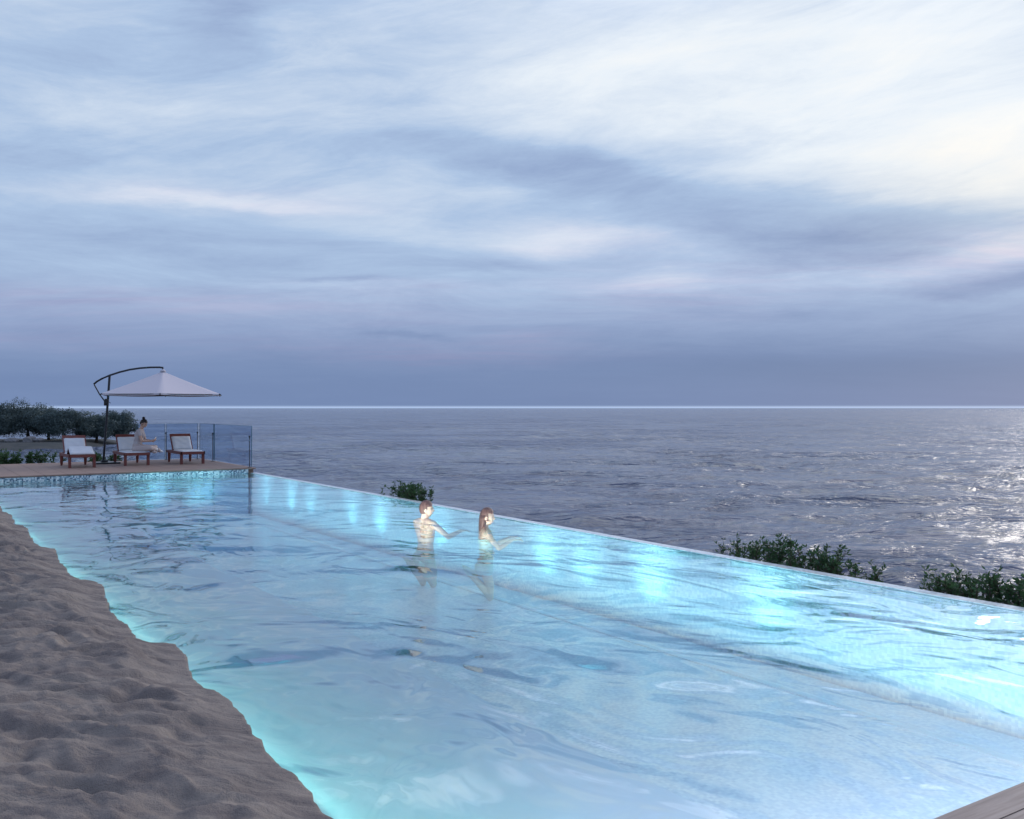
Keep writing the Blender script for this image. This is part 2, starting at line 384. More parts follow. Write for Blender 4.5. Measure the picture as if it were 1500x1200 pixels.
# ------------------------------------------------------------------ sea
def build_sea():
    # fan of rings, dense where waves are seen, running out past the horizon
    nr, na = 430, 760
    r = np.concatenate([np.geomspace(22, 700, 360), np.geomspace(720, 60000, nr - 360)])
    a = np.linspace(-R(48), R(48), na)
    RR, AA = np.meshgrid(r, a, indexing='ij')
    X = RR * np.sin(AA); Y = RR * np.cos(AA)
    Z = np.zeros_like(X)
    k_rng = np.random.default_rng(3)
    cell = np.gradient(r)[:, None]
    wx_ = X + 3 * fbm(X / 18, Y / 18, 3); wy_ = Y + 3 * fbm(X / 16 + 40, Y / 16, 3)
    for lam, amp, n in ((19, .26, 5), (10, .17, 7), (5.5, .10, 9), (3.0, .032, 10), (1.7, .012, 8)):
        vis = 1 - sstep(0.22, 0.5, np.maximum(cell, RR * (a[1] - a[0])) / lam)
        for i in range(n):
            th = R(-100) + k_rng.normal() * 0.45; l = lam * k_rng.uniform(0.75, 1.35); k = 2 * math.pi / l
            ph = k_rng.uniform(0, 6.28)
            wv = np.sin(k * (wx_ * math.cos(th) + wy_ * math.sin(th)) + ph)
            Z += amp / math.sqrt(n) * 1.5 * vis * (1 - 2 * np.sqrt(np.abs(wv) * 0.5 + 0.001)) * (0.6 if lam < 6 else 0.5) + amp / math.sqrt(n) * vis * wv * 0.6
    gust = 0.75 + 0.7 * fbm(X / 60, Y / 90, 3)
    Z = Z * gust
    V = np.stack([X.ravel(), Y.ravel(), Z.ravel() + SEA_Z], 1)
    me = from_np(V, grid_faces(nr, na))
    m = bpy.data.materials.new('sea_water'); m.use_nodes = True
    t = NT(m.node_tree); p = t.n['Principled BSDF']
    p.inputs['Base Color'].default_value = (0.030, 0.042, 0.085, 1); p.inputs['Roughness'].default_value = 0.10
    p.inputs['IOR'].default_value = 1.6
    co = t.node('ShaderNodeTexCoord').outputs['Object']
    big = t.noise(t.vec('MULTIPLY', co, (1.0, 1.8, 1)), 0.05, 5, 0.6, 0.6)
    mid = t.noise(t.vec('MULTIPLY', co, (0.8, 1.6, 1)), 0.35, 5, 0.6, 0.8)
    sm = t.noise(t.vec('MULTIPLY', co, (0.8, 1.5, 1)), 2.2, 5, 0.6, 0.6)
    def crest(v): return t.math('MULTIPLY', t.math('ABSOLUTE', t.math('SUBTRACT', v, 0.5)), -2.0)
    lens = t.noise(t.vec('MULTIPLY', co, (0.9, 1.5, 1)), 0.13, 4, 0.55, 0.7)
    patch = t.smooth(t.noise(t.vec('MULTIPLY', co, (0.6, 1.0, 1)), 0.035, 4, 0.6, 0.3), 0.40, 0.62, 0.45, 1.6)
    h = t.math('ADD', t.math('MULTIPLY', t.math('ADD', t.math('MULTIPLY', crest(lens), 2.3), t.math('MULTIPLY', crest(mid), 0.58)), patch), t.math('ADD', t.math('MULTIPLY', big, 3.0), t.math('MULTIPLY', sm, 0.09)))
    b = t.node('ShaderNodeBump'); b.inputs['Strength'].default_value = 1.0; b.inputs['Distance'].default_value = 0.55
    t.l.new(h, b.inputs['Height']); t.l.new(b.outputs[0], p.inputs['Normal'])
    t.l.new(t.mix(t.smooth(big, 0.4, 0.65), (0.026, 0.048, 0.115), (0.042, 0.066, 0.145)), p.inputs['Base Color'])
    tag(link('sea', me, m, smooth=True), kind='structure')
build_sea()

# ------------------------------------------------------------------ hillside under the terrace, running down below the sea
def build_hill():
    n = 150
    q = np.sign(np.linspace(-1, 1, n)) * np.abs(np.linspace(-1, 1, n)) ** 1.5
    LX, LY = np.meshgrid(-9 + q * 60, -8 + q * 60, indexing='ij')
    dxx = np.maximum(np.maximum(LX - 0.3, -30 - LX), 0); dyy = np.maximum(np.maximum(LY - 5.8, -45 - LY), 0)
    d = np.hypot(dxx, dyy)
    Z = -1.75 - 0.42 * d - 0.02 * d * d * (d < 20) - 8 * (d >= 20) + fbm(LX * .5, LY * .5, 4) * 0.5 * np.clip(d, 0, 1)
    Z = np.maximum(Z, -14)
    P_ = np.stack([LX.ravel(), LY.ravel(), Z.ravel()], 1)
    me = from_np(P_, grid_faces(n, n))
    m = mat('hill_soil', (0.07, 0.065, 0.045), 0.95, 0.1, bump=(3, .8, .1, (1, 1, 1)), var=(0.8, (0.035, 0.06, 0.03), 0.2, (1, 1, 1)))
    o = link('hillside', me, m, smooth=True); o.matrix_world = PM; tag(o, kind='structure')
build_hill()

# ------------------------------------------------------------------ swimming pool (one thing with parts) in pool coordinates
pool = empty('swimming_pool'); pool.matrix_world = PM
tag(pool, 'long infinity pool of pale blue mosaic glowing cyan above the sea', 'pool')
LEDGE_X, LEDGE_Z = -5.50, -0.42
L_ = -POOL_NEAR
MB().box((-7.0, POOL_NEAR / 2 - 0.0, -POOL_D - 0.1), (13.6, L_ + 0.4, 0.2)).build('pool_floor', TILE, pool)
MB().box((-0.07, POOL_NEAR / 2, -1.0 + 0.006), (0.14, L_ + 0.0, 2.0), bevel=0.008).build('infinity_wall', TILE, pool)
MB().box((-0.07, POOL_NEAR / 2, 0.0105), (0.150, L_ - 0.01, 0.007), bevel=0.003).build('rim', RIM, pool)
MB().box((-7.1, 0.15, -0.9), (13.8, 0.29, 1.6)).build('end_wall', TILE, pool)
MB().box((-7.1, 0.135, 0.0), (13.8, 0.28, 0.196)).build('tile_band', BAND, pool)
MB().box((-7.0, POOL_NEAR - 0.15, -0.75), (13.6, 0.28, 1.62)).build('end_wall', TILE, pool)
def build_slope():
    # shallow shelf falling from the sand to a soft crease, then down to the floor
    xs = np.concatenate([np.linspace(-7.6, -6.3, 8), np.linspace(-6.25, -3.0, 90)]); ys = np.linspace(POOL_NEAR + .02, -.02, 420)
    X, Y = np.meshgrid(xs, ys, indexing='ij')
    wob = 0.06 * fbm(Y * .5, Y * 0 + 1.5, 3)
    Z = np.interp(X + wob, [-7.6, -6.3, -6.0, LEDGE_X, LEDGE_X + .02, -4.9, -3.2, -3.0], [-.16, -.16, -.22, -.40, -.408, -.62, -POOL_D - .01, -POOL_D - .06])
    Z = Z + 0.018 * fbm(X * 2.2, Y * 1.6, 3) * (X < -4.9)
    me = from_np(np.stack([X.ravel(), Y.ravel(), Z.ravel()], 1), grid_faces(*X.shape)[:, ::-1])
    link('shelf', me, PAINT, pool, smooth=True)
build_slope()
_t = NT(PAINT.node_tree); _x, _y, _z = _t.sep(_t.node('ShaderNodeTexCoord').outputs['Object'])
_bc = _t.n['Principled BSDF'].inputs['Base Color']; _src = _bc.links[0].from_socket
_t.l.new(_t.mix(_t.smooth(_t.math('ADD', _x, _t.math('MULTIPLY', _t.noise(_t.comb(_x, _y, _z), .7, 4, .6), 1.4)), -4.9, -2.9), _src, (0.62, 0.67, 0.81)), _bc)
LAMP_COL = (0.34, 0.94, 0.98)
def lamp(name, x, y, z, target, sx, sy, power, col=LAMP_COL, spread=180):
    ld = bpy.data.lights.new(name, 'AREA'); ld.shape = 'RECTANGLE'; ld.size = sx; ld.size_y = sy
    ld.energy = power; ld.color = col; ld.spread = R(spread)
    o = bpy.data.objects.new(name, ld); COL.objects.link(o)
    o.parent = pool
    d = (Vector(target) - Vector((x, y, z))).normalized()
    # length of the strip runs along the pool's y
    zax = -d; xax = Vector((0, 1, 0)) if abs(d.y) < .7 else Vector((1, 0, 0)); xax = (xax - zax * xax.dot(zax)).normalized(); yax = zax.cross(xax)
    Mx = Matrix((xax, yax, zax)).transposed().to_4x4(); Mx.translation = (x, y, z)
    o.matrix_local = Mx
    return o
HOUS = mat('fitting_white', (0.62, 0.68, 0.8), 0.4, 0.5)
LENS = bpy.data.materials.new('lamp_lens'); LENS.use_nodes = True
_p = LENS.node_tree.nodes['Principled BSDF']; _p.inputs['Emission Color'].default_value = (*LAMP_COL, 1); _p.inputs['Emission Strength'].default_value = 1.5; _p.inputs['Base Color'].default_value = (0.5, 0.8, 0.85, 1)
# recessed light channel along the foot of the infinity wall, with a few stronger heads in it
f_ = MB().box((-0.72, POOL_NEAR / 2, -POOL_D + .002), (.11, L_ - .6, .016), bevel=.003).build('light_channel', HOUS, pool)
lamp('wall_washer', -0.72, POOL_NEAR / 2, -POOL_D + 0.02, (-0.14, POOL_NEAR / 2, -0.25), L_ - .8, 0.06, 84, spread=110)
for i, (y, p_) in enumerate(((-1.2, 2.2), (-2.9, 3.0), (-4.1, 2.0), (-6.3, 2.6), (-7.6, 3.2), (-9.9, 2.4), (-12.9, 3.0), (-13.8, 2.2), (-15.1, 3.2), (-16.9, 2.4))):
    lamp('wall_washer', -0.60, y, -POOL_D + 0.03, (-0.14, y, 0.1), 0.10, 0.06, p_, spread=70)
for i in range(5):
    x = -1.4 - i * 1.15
    f_ = MB().cyl((x, -1.0, -POOL_D - .01), (x, -1.0, -POOL_D + 0.008), .055, 20).build('light_fitting', HOUS, pool)
    lamp('wall_washer', x, -1.0, -POOL_D + 0.02, (x, 0, -0.15), 0.12, 0.08, 4.5, spread=66)
# two added warm lamps with fittings, put in to brighten the bathers' heads
for x, y, tx_, ty_ in ((-2.75, -12.35, -1.15, -11.3), (-2.6, -13.9, -.95, -12.6)):
    f_ = MB().cyl((x, y, -POOL_D - .01), (x, y, -POOL_D + 0.008), .055, 20).build('light_fitting', HOUS, pool)
    lamp('added_bather_fill', x, y, -POOL_D + 0.02, (tx_, ty_, 0.15), 0.10, 0.10, 6.2, col=(1.0, .95, .84), spread=30)
# strip tucked against the sand at the back of the ledge, shining across ledge and basin
lamp('ledge_strip', -6.10, POOL_NEAR / 2, -0.10, (0, POOL_NEAR / 2, -1.3), L_ - 1.0, 0.04, 24, col=(.42, .95, .90))
# added fill lamp below the wooden deck's edge, lifts the near pool floor
lamp('added_deck_fill', -2.4, POOL_NEAR + .05, -0.35, (-2.2, POOL_NEAR + 4, -1.2), 4.4, 0.06, 85, col=(1.0, .93, .95))

# ------------------------------------------------------------------ pool water
def build_water():
    x0, x1, y0, y1 = -13.6, -0.12, POOL_NEAR - 0.02, 0.01
    nx, ny = 180, 300
    gx = np.linspace(x0, x1, nx); gy = np.linspace(y0, y1, ny)
    X, Y = np.meshgrid(gx, gy, indexing='ij')
    edge = np.minimum(1, np.minimum(x1 - X, np.minimum(Y - y0, y1 - Y)) / 0.15).clip(0, 1)
    Z = 0.006 + 0.006 * edge * fbm(X * 0.9 + Y * .3, Y * 1.1, 3)
    top = np.stack([X.ravel(), Y.ravel(), Z.ravel()], 1)
    Fc = grid_faces(nx, ny)[:, ::-1]
    me = bpy.data.meshes.new('pool_water')
    bm = bmesh.new()
    vs = [bm.verts.new(p) for p in top]
    for f in Fc: bm.faces.new([vs[i] for i in f])
    zb = -POOL_D - 0.05
    idx = lambda i, j: i * ny + j
    loop = [idx(i, 0) for i in range(nx)] + [idx(nx - 1, j) for j in range(1, ny)] + [idx(i, ny - 1) for i in range(nx - 2, -1, -1)] + [idx(0, j) for j in range(ny - 2, 0, -1)]
    bot = [bm.verts.new((vs[i].co.x, vs[i].co.y, zb)) for i in loop]
    n = len(loop)
    for k in range(n): bm.faces.new((vs[loop[k]], bot[k], bot[(k + 1) % n], vs[loop[(k + 1) % n]]))
    bm.faces.new(bot)
    bmesh.ops.recalc_face_normals(bm, faces=bm.faces)
    for f in bm.faces: f.smooth = f.normal.z > 0.9
    bm.to_mesh(me); bm.free()
    m = bpy.data.materials.new('pool_water'); m.use_nodes = True
    t = NT(m.node_tree); t.n.remove(t.n['Principled BSDF'])
    co = t.node('ShaderNodeTexCoord').outputs['Object']
    cs = t.vec('MULTIPLY', co, (1.0, 0.62, 1.0))
    wv = t.vec('ADD', cs, t.vec('MULTIPLY', t.vec('SUBTRACT', t.noise(cs, 0.6, 2, 0.5, color=True), (.5, .5, .5)), (1.2, 1.2, 0)))
    a = t.noise(wv, 1.05, 1, 0.4, 1.1)
    b_ = t.noise(wv, 3.0, 1, 0.4, 1.2)
    c_ = t.noise(wv, 6.5, 1, 0.5, 0.6)
    _, yy_, _ = t.sep(co)
    calm = t.math('MULTIPLY', t.smooth(t.noise(co, 0.35, 2, 0.5), 0.35, 0.65, 0.5, 1.15), t.smooth(yy_, -18.0, -9.0, 1.35, 0.48))
    h = t.math('MULTIPLY', t.math('ADD', t.math('ADD', t.math('MULTIPLY', a, 1.0), t.math('MULTIPLY', b_, 0.26)), t.math('MULTIPLY', c_, 0.032)), calm)
    bp = t.node('ShaderNodeBump'); bp.inputs['Strength'].default_value = 1.0; bp.inputs['Distance'].default_value = 0.082
    t.l.new(h, bp.inputs['Height'])
    fr = t.node('ShaderNodeFresnel'); fr.inputs['IOR'].default_value = 2.45; t.l.new(bp.outputs[0], fr.inputs['Normal'])
    gl = t.node('ShaderNodeBsdfGlossy'); gl.inputs['Roughness'].default_value = 0.045; gl.inputs['Color'].default_value = (1, 1, 1, 1)
    t.l.new(bp.outputs[0], gl.inputs['Normal'])
    tr = t.node('ShaderNodeBsdfTransparent')
    mx = t.node('ShaderNodeMixShader'); t.l.new(fr.outputs[0], mx.inputs[0]); t.l.new(tr.outputs[0], mx.inputs[1]); t.l.new(gl.outputs[0], mx.inputs[2])
    out = t.n['Material Output']; t.l.new(mx.outputs[0], out.inputs['Surface'])
    va = t.node('ShaderNodeVolumeAbsorption'); va.inputs['Color'].default_value = (0.52, 0.90, 0.95, 1); va.inputs['Density'].default_value = 0.15
    t.l.new(va.outputs[0], out.inputs['Volume'])
    o = link('pool_water', me, m); o.matrix_world = PM; tag(o, kind='structure')
build_water()

# ------------------------------------------------------------------ sand bank on the left
def sand_edge(y):
    s_ = 0
    # lobes found along the waterline: tips (distance from far end)
    tips = [(-9.0, .10), (-11.6, .16), (-14.1, .20), (-16.9, .24), (-18.3, .16), (-7.0, .10), (-5.0, .1), (-20.4, .1)]
    for ty, a in tips:
        d = (y - ty)
        s_ = s_ + .72 * a * np.where(d > 0, np.exp(-(d / 0.22) ** 2), np.exp(-(d / 0.95) ** 2))
    return SAND_X - 0.10 + s_ + 0.05 * fbm(y * 1.7, y * 0 + 3.3, 3) + 0.02 * fbm(y * 9, y * 0 + 8.3, 2)
def build_sand():
    ny = 900
    y = np.concatenate([np.linspace(-34, -21.6, 120, endpoint=False), np.linspace(-21.6, -5, 680, endpoint=False), np.linspace(-5, 2, 100)])
    under = np.array([-0.42, -0.24, -0.12, -0.05, -0.015])
    dist = np.concatenate([np.linspace(0, 1.2, 70, endpoint=False), np.geomspace(1.2, 26, 190)])
    XE = sand_edge(y)[None, :]
    rows = [(XE - 0.10 + 0 * XE, under[0]), (XE - 0.05, under[1]), (XE - 0.012, under[2]), (XE + 0.012, under[3])]
    Xs, Ys, Zs = [], [], []
    YY = y[None, :]
    for xx, z in rows: Xs.append(xx); Ys.append(YY); Zs.append(np.full_like(YY, z))
    D = dist[:, None]; Xg = XE - D; Yg = np.repeat(YY, len(dist), 0)
    # wind and foot worn relief: elongated, asymmetric lumps
    wx_ = Xg + 0.25 * fbm(Xg * 1.1, Yg * 1.1, 3); wy_ = Yg + 0.35 * fbm(Xg * 1.1 + 30, Yg * 1.1, 3)
    wu = wx_ * math.cos(TH) - wy_ * math.sin(TH); wv = wx_ * math.sin(TH) + wy_ * math.cos(TH)
    ridg = 1 - np.abs(fbm(wu * 1.5, wv * 3.8 + wu * .5, 4)) * 2.6
    foot = fbm(wu * 2.6, wv * 6.2, 4)
    big = fbm(Xg * .55, Yg * .6, 3)
    rel = 0.034 * ridg + 0.025 * foot + 0.026 * big - 0.03 * np.clip(fbm(Xg * 3.1 + 9, Yg * 3.1, 2) - .12, 0, 1) * 3
    ripple = 0.006 * np.sin((wx_ * 0.5 + wy_) * 2 * math.pi / 0.16 + 3 * fbm(Xg * 2, Yg * 2, 2)) * sstep(0.0, 0.4, fbm(Xg * .7 + 5, Yg * .7, 2))
    Zg = 0.020 + 0.055 * sstep(0, 0.45, D) + 0.035 * np.minimum(D, 12) + (rel + ripple) * sstep(-0.02, 0.35, D) + 0.012 * foot
    Zg = np.maximum(Zg, 0.014 + 0.01 * sstep(0, .1, D))
    Z = np.concatenate(Zs + [Zg], 0); X = np.concatenate([np.repeat(a, 1, 0) for a in Xs] + [Xg], 0); Y = np.concatenate(Ys + [Yg], 0)
    V = np.stack([X.ravel(), Y.ravel(), Z.ravel()], 1)
    me = from_np(V, grid_faces(len(Z), ny)[:, ::-1] if False else grid_faces(len(Z), ny))
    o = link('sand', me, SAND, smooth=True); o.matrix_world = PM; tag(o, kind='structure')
build_sand()

# ------------------------------------------------------------------ far terrace deck and near wooden deck
DECK_Z = 0.12
dk = mat('deck_stone', (0.30, 0.205, 0.165), 0.7, 0.3, bump=(25, .3, .004, (1, 1, 1)), var=(1.5, (0.24, 0.165, 0.14), 0.25, (1, 1, 1)))
def build_decks():
    b = MB().box((-9.0, 2.70, -0.86), (18.0, 4.96, 1.955), bevel=0.0)
    n = 37
    for i in range(n):                      # paving boards, thin shadow gaps
        b.box((-0.243 - i * 0.486, 2.605, DECK_Z), (0.478, 5.2, 0.03), bevel=0.004)
    o = b.build('pool_deck', dk); o.matrix_world = PM; tag(o, kind='structure')
    m = bpy.data.materials.new('grey_board'); m.use_nodes = True
    t = NT(m.node_tree); p = t.n['Principled BSDF']; co = t.node('ShaderNodeTexCoord').outputs['Object']
    g = t.noise(t.vec('MULTIPLY', co, (1.2, 22, 22)), 1.6, 7, 0.65, 0.4); g2 = t.noise(co, 2.0, 3, 0.5)
    c = t.mix(t.smooth(g, 0.3, 0.7), (0.20, 0.15, 0.135), (0.34, 0.275, 0.25)); c = t.mix(t.smooth(g2, 0.4, 0.7, 0, 0.3), c, (0.27, 0.24, 0.24))
    t.l.new(c, p.inputs['Base Color']); p.inputs['Roughness'].default_value = 0.6
    bb = t.node('ShaderNodeBump'); bb.inputs['Strength'].default_value = 0.4; bb.inputs['Distance'].default_value = 0.004
    t.l.new(g, bb.inputs['Height']); t.l.new(bb.outputs[0], p.inputs['Normal'])
    b = MB()
    for i in range(26):
        b.box((-1.9, POOL_NEAR - 0.068 - i * 0.142, DECK_Z - 0.014 + 0.0008 * ((i * 7) % 3)), (7.0, 0.136, 0.028), bevel=0.004)
    b.box((-1.9, POOL_NEAR - 1.9, -0.84), (6.98, 3.6, 1.86))
    o = b.build('wooden_deck', m); o.matrix_world = PM; tag(o, kind='structure')
build_decks()

# ------------------------------------------------------------------ headland with trees across the cove
def ground_pt(u, v, z): Y = (CAMZ - z) * F / (v - 598.0); return Vector(((u - 750) / F * Y, Y, z))
def headland_z(X, Y):
    # a low spit running in from the left, its tip near azimuth -21 degrees
    tip = sstep(-77, -90, X + 0.12 * (Y - 190) + 4 * fbm(X * 0 + Y / 14, Y / 9, 2))
    mid = 196 + 0.06 * (X + 100) + 5 * fbm(X / 22, X * 0 + 2.2, 2)
    wid = 21 + 4 * fbm(X / 9, X * 0 + 7.7, 2)
    prof = np.clip(1 - ((Y - mid) / wid) ** 2, -1, 1)
    return SEA_Z - 1.2 + tip * (1.2 + 1.25 * sstep(-0.4, 0.55, prof) - 0.45) + 0.25 * fbm(X / 4, Y / 4, 3) * tip
def build_headland():
    x = np.linspace(-190, -60, 200); y = np.linspace(160, 235, 110)
    X, Y = np.meshgrid(x, y, indexing='ij')
    Z = headland_z(X, Y)
    me = from_np(np.stack([X.ravel(), Y.ravel(), Z.ravel()], 1), grid_faces(200, 110)[:, ::-1])
    m = bpy.data.materials.new('headland_soil'); m.use_nodes = True
    t = NT(m.node_tree); p = t.n['Principled BSDF']; g = t.node('ShaderNodeNewGeometry').outputs['Position']
    x_, y_, z_ = t.sep(g); n = t.noise(g, 0.25, 5, 0.6)
    shore = t.smooth(t.math('ADD', z_, t.math('MULTIPLY', n, 0.5)), SEA_Z + 0.45, SEA_Z + 0.9, 1, 0)
    left = t.smooth(x_, -108, -96, 1, 0)
    c = t.mix(t.smooth(n, 0.4, 0.6), (0.03, 0.038, 0.042), (0.055, 0.058, 0.058))
    c = t.mix(t.math('MULTIPLY', shore, left), c, (0.42, 0.40, 0.38))
    t.l.new(c, p.inputs['Base Color']); p.inputs['Roughness'].default_value = 0.9
    tag(link('headland', me, m, smooth=True), kind='structure')
build_headland()

def leaf_cloud(cent, rad, n, size, rs, shell=0.55, flat=0.0):
    """n leaf clump quads scattered in an ellipsoid, denser near its surface"""
    d = rs.normal(size=(n, 3)); d /= np.linalg.norm(d, axis=1, keepdims=True)
    rr = rs.uniform(shell, 1.0, size=(n, 1)) ** 0.7
    bump_ = 1 + 0.16 * np.sin(d[:, :1] * 5 + cent[0]) * np.cos(d[:, 1:2] * 4 + cent[1]) + 0.12 * np.sin(d[:, 2:3] * 7 + cent[2])
    p = cent + d * rr * bump_ * rad
    nrm = d + rs.normal(size=(n, 3)) * 0.7; nrm /= np.linalg.norm(nrm, axis=1, keepdims=True)
    a = np.cross(nrm, rs.normal(size=(n, 3))); a /= np.linalg.norm(a, axis=1, keepdims=True); b = np.cross(nrm, a)
    s = size * rs.uniform(0.6, 1.35, size=(n, 1))
    return p, a * s, b * s * 0.55
def cards(parts):
    P_ = np.concatenate([q[0] for q in parts]); A = np.concatenate([q[1] for q in parts]); Bb = np.concatenate([q[2] for q in parts])
    n = len(P_)
    V = np.stack([P_ - A, P_ - Bb * 1.0 + A * .1, P_ + A, P_ + Bb], 1).reshape(-1, 3)
    return from_np(V, np.arange(4 * n).reshape(n, 4))
def tree(seed, base, h, wd, label, lean=0.0):
    rs = np.random.default_rng(seed); rnd = random.Random(seed)
    root = empty('tree', base, rnd.uniform(0, 6.28)); root.rotation_euler.z = 0
    tag(root, label, 'tree', 'broad dark trees on the headland')
    tb = MB(); th_ = h * 0.26
    tops = []
    nt = rnd.choice((2, 3))
    for k in range(nt):
        off = Vector((rnd.uniform(-.05, .05) * wd, rnd.uniform(-.2, .2), -0.3)); tx = rnd.uniform(-.16, .16) * wd
        tb.tube([off, off * .6 + Vector((tx * .3, 0, th_ * .5)), Vector((tx, 0, th_ * 1.15))], [h * .040, h * .030, h * .024], 9)
        for j in range(3):
            e = Vector((tx + rnd.uniform(-.32, .32) * wd, rnd.uniform(-.25, .25) * wd, h * rnd.uniform(.5, .75)))
            tb.tube([(tx, 0, th_ * 1.1), Vector((tx, 0, th_ * 1.1)).lerp(e, .5) + Vector((0, 0, .2)), e], [h * .020, h * .014, h * .006], 6)
    tb.build('trunk', BARK, root, smooth=True)
    parts = []
    nb = 28
    for k in range(nb):
        a = rnd.uniform(0, 6.28); q = math.sqrt(rnd.random())
        cx = math.cos(a) * q * wd * .46 + lean * rnd.random(); cyy = math.sin(a) * q * wd * .34
        zz = h * (0.27 + 0.57 * rnd.random() * (1 - 0.60 * q * q))
        rb = wd * rnd.uniform(.14, .22)
        parts.append(leaf_cloud(np.array([cx, cyy, zz]), np.array([rb * 1.1, rb, rb * .85]), 800, 0.145, rs, 0.4))
    parts.append(leaf_cloud(np.array([0, 0, h * .58]), np.array([wd * .40, wd * .34, h * .24]), 2500, 0.16, rs, 0.3))
    link('crown', cards(parts), LEAF_HAZED, root)
    return root
def tree_at(seed, u, vb, vtop, wpx, label):
    Yd = 196.0 + (seed % 3) * 4; X = (u - 750) / F * Yd
    z = float(headland_z(np.array([X]), np.array([Yd]))[0])
    ztop = CAMZ + (598 - vtop) * Yd / F
    tree(seed, (X, Yd, z), (ztop - z) * 1.06, wpx * Yd / F * 1.30, label)
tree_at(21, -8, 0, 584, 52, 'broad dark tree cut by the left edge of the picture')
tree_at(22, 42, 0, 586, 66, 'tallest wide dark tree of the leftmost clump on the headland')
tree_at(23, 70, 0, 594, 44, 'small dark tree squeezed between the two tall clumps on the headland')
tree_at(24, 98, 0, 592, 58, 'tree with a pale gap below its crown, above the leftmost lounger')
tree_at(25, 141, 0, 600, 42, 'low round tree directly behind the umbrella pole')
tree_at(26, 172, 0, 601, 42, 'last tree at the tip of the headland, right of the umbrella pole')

def rock(seed, p, r, label):
    bm = bmesh.new(); bmesh.ops.create_icosphere(bm, subdivisions=3, radius=1.0)
    rs = random.Random(seed); ph = [rs.uniform(0, 6) for _ in range(6)]
    for v in bm.verts:
        c = v.co; k = 1 + .16 * math.sin(3 * c.x + ph[0]) + .14 * math.sin(4 * c.y + ph[1]) + .1 * math.sin(5 * c.z + ph[2]) + .05 * math.sin(11 * c.x + 9 * c.z + ph[3])
        v.co = Vector((c.x * k * r * 1.5, c.y * k * r, c.z * k * r * .8))
    me = bpy.data.meshes.new('rock'); bm.to_mesh(me); bm.free()
    tag(link('rock', me, ROCK, loc=p), label, 'rock', 'pale rocks on the beach below the trees')
ROCK = mat('pale_rock', (0.22, 0.21, 0.215), 0.9, 0.2, bump=(2, .6, .1, (1, 1, 1)))
for i, (u, r, lb) in enumerate(((17, .8, 'pale grey boulder below the leftmost headland trees'), (42, .95, 'larger pale boulder under the tallest headland tree'), (55, .7, 'smaller pale boulder right of the larger one under the headland trees'))):
    Yd = 190; X = (u - 750) / F * Yd
    rock(i, (X, Yd, float(headland_z(np.array([X]), np.array([190.0]))[0]) + .35), r, lb)

# ------------------------------------------------------------------ shrubs
def shrub(seed, base, width, height, nst, label, vis=0.5, leaf=0.058, depth=0.35, group='shrubs growing up behind the infinity edge', rz=TH, along='y', dense=1.0):
    """upright leafy stems; width runs along the pool's long axis"""
    rs = np.random.default_rng(seed); rnd = random.Random(seed)
    root = empty('shrub', base, rz); tag(root, label, 'shrub', group)
    sb = MB(); P_, A_, B_ = [], [], []
    for k in range(nst):
        q = rnd.uniform(-.5, .5)
        bx_ = Vector((rnd.uniform(-.5, .5) * depth, q * width * .9, 0)) if along == 'y' else Vector((q * width * .9, rnd.uniform(-.5, .5) * depth, 0))
        hh = height - vis * (0.65 * rnd.random() ** 1.5 + .35 * abs(2 * q) ** 3)
        ln = Vector((rnd.uniform(-.1, .1), rnd.uniform(-.1, .1), 0)) * hh
        pts = [bx_ * .8, bx_ + ln * .25 + Vector((0, 0, hh * .4)), bx_ + ln * .6 + Vector((0, 0, hh * .75)), bx_ + ln + Vector((0, 0, hh))]
        sb.tube(pts, [.008, .007, .005, .002], 5)
        twigs = [pts]
        for j in range(8):
            f = 1 - rnd.uniform(.02, min(.6, vis * 1.3 / hh)); p0 = pts[1].lerp(pts[3], (f - .4) / .6)
            d = Vector((rnd.uniform(-1, 1), rnd.uniform(-1, 1), rnd.uniform(.4, 1.2))).normalized() * rnd.uniform(.08, .20)
            sb.tube([p0, p0 + d * .5 + Vector((0, 0, .01)), p0 + d], [.004, .003, .001], 4); twigs.append([p0, p0 + d * .5, p0 + d, p0 + d])
        for ti, tw in enumerate(twigs):
            nl = int((26 if ti == 0 else 9) * dense)
            for _ in range(nl):
                f = 1 - rnd.random() * min(.7, vis * 1.2 / hh) if ti == 0 else rnd.random(); seg = f * (len(tw) - 1); i0 = min(int(seg), len(tw) - 2)
                p = tw[i0].lerp(tw[i0 + 1], seg - i0)
                d = Vector((rnd.uniform(-1, 1), rnd.uniform(-1, 1), rnd.uniform(-.1, 1.1))).normalized()
                s = d.cross(Vector((rnd.uniform(-1, 1), rnd.uniform(-1, 1), rnd.uniform(-1, 1)))).normalized()
                L = leaf * rnd.uniform(.6, 1.2)
                P_.append(p + d * L * .5); A_.append(d * L * .5); B_.append(s * L * .17)
    sb.build('stem', BARK, root, smooth=True)
    link('foliage', cards([(np.array(P_), np.array(A_), np.array(B_))]), LEAF, root)
    return root
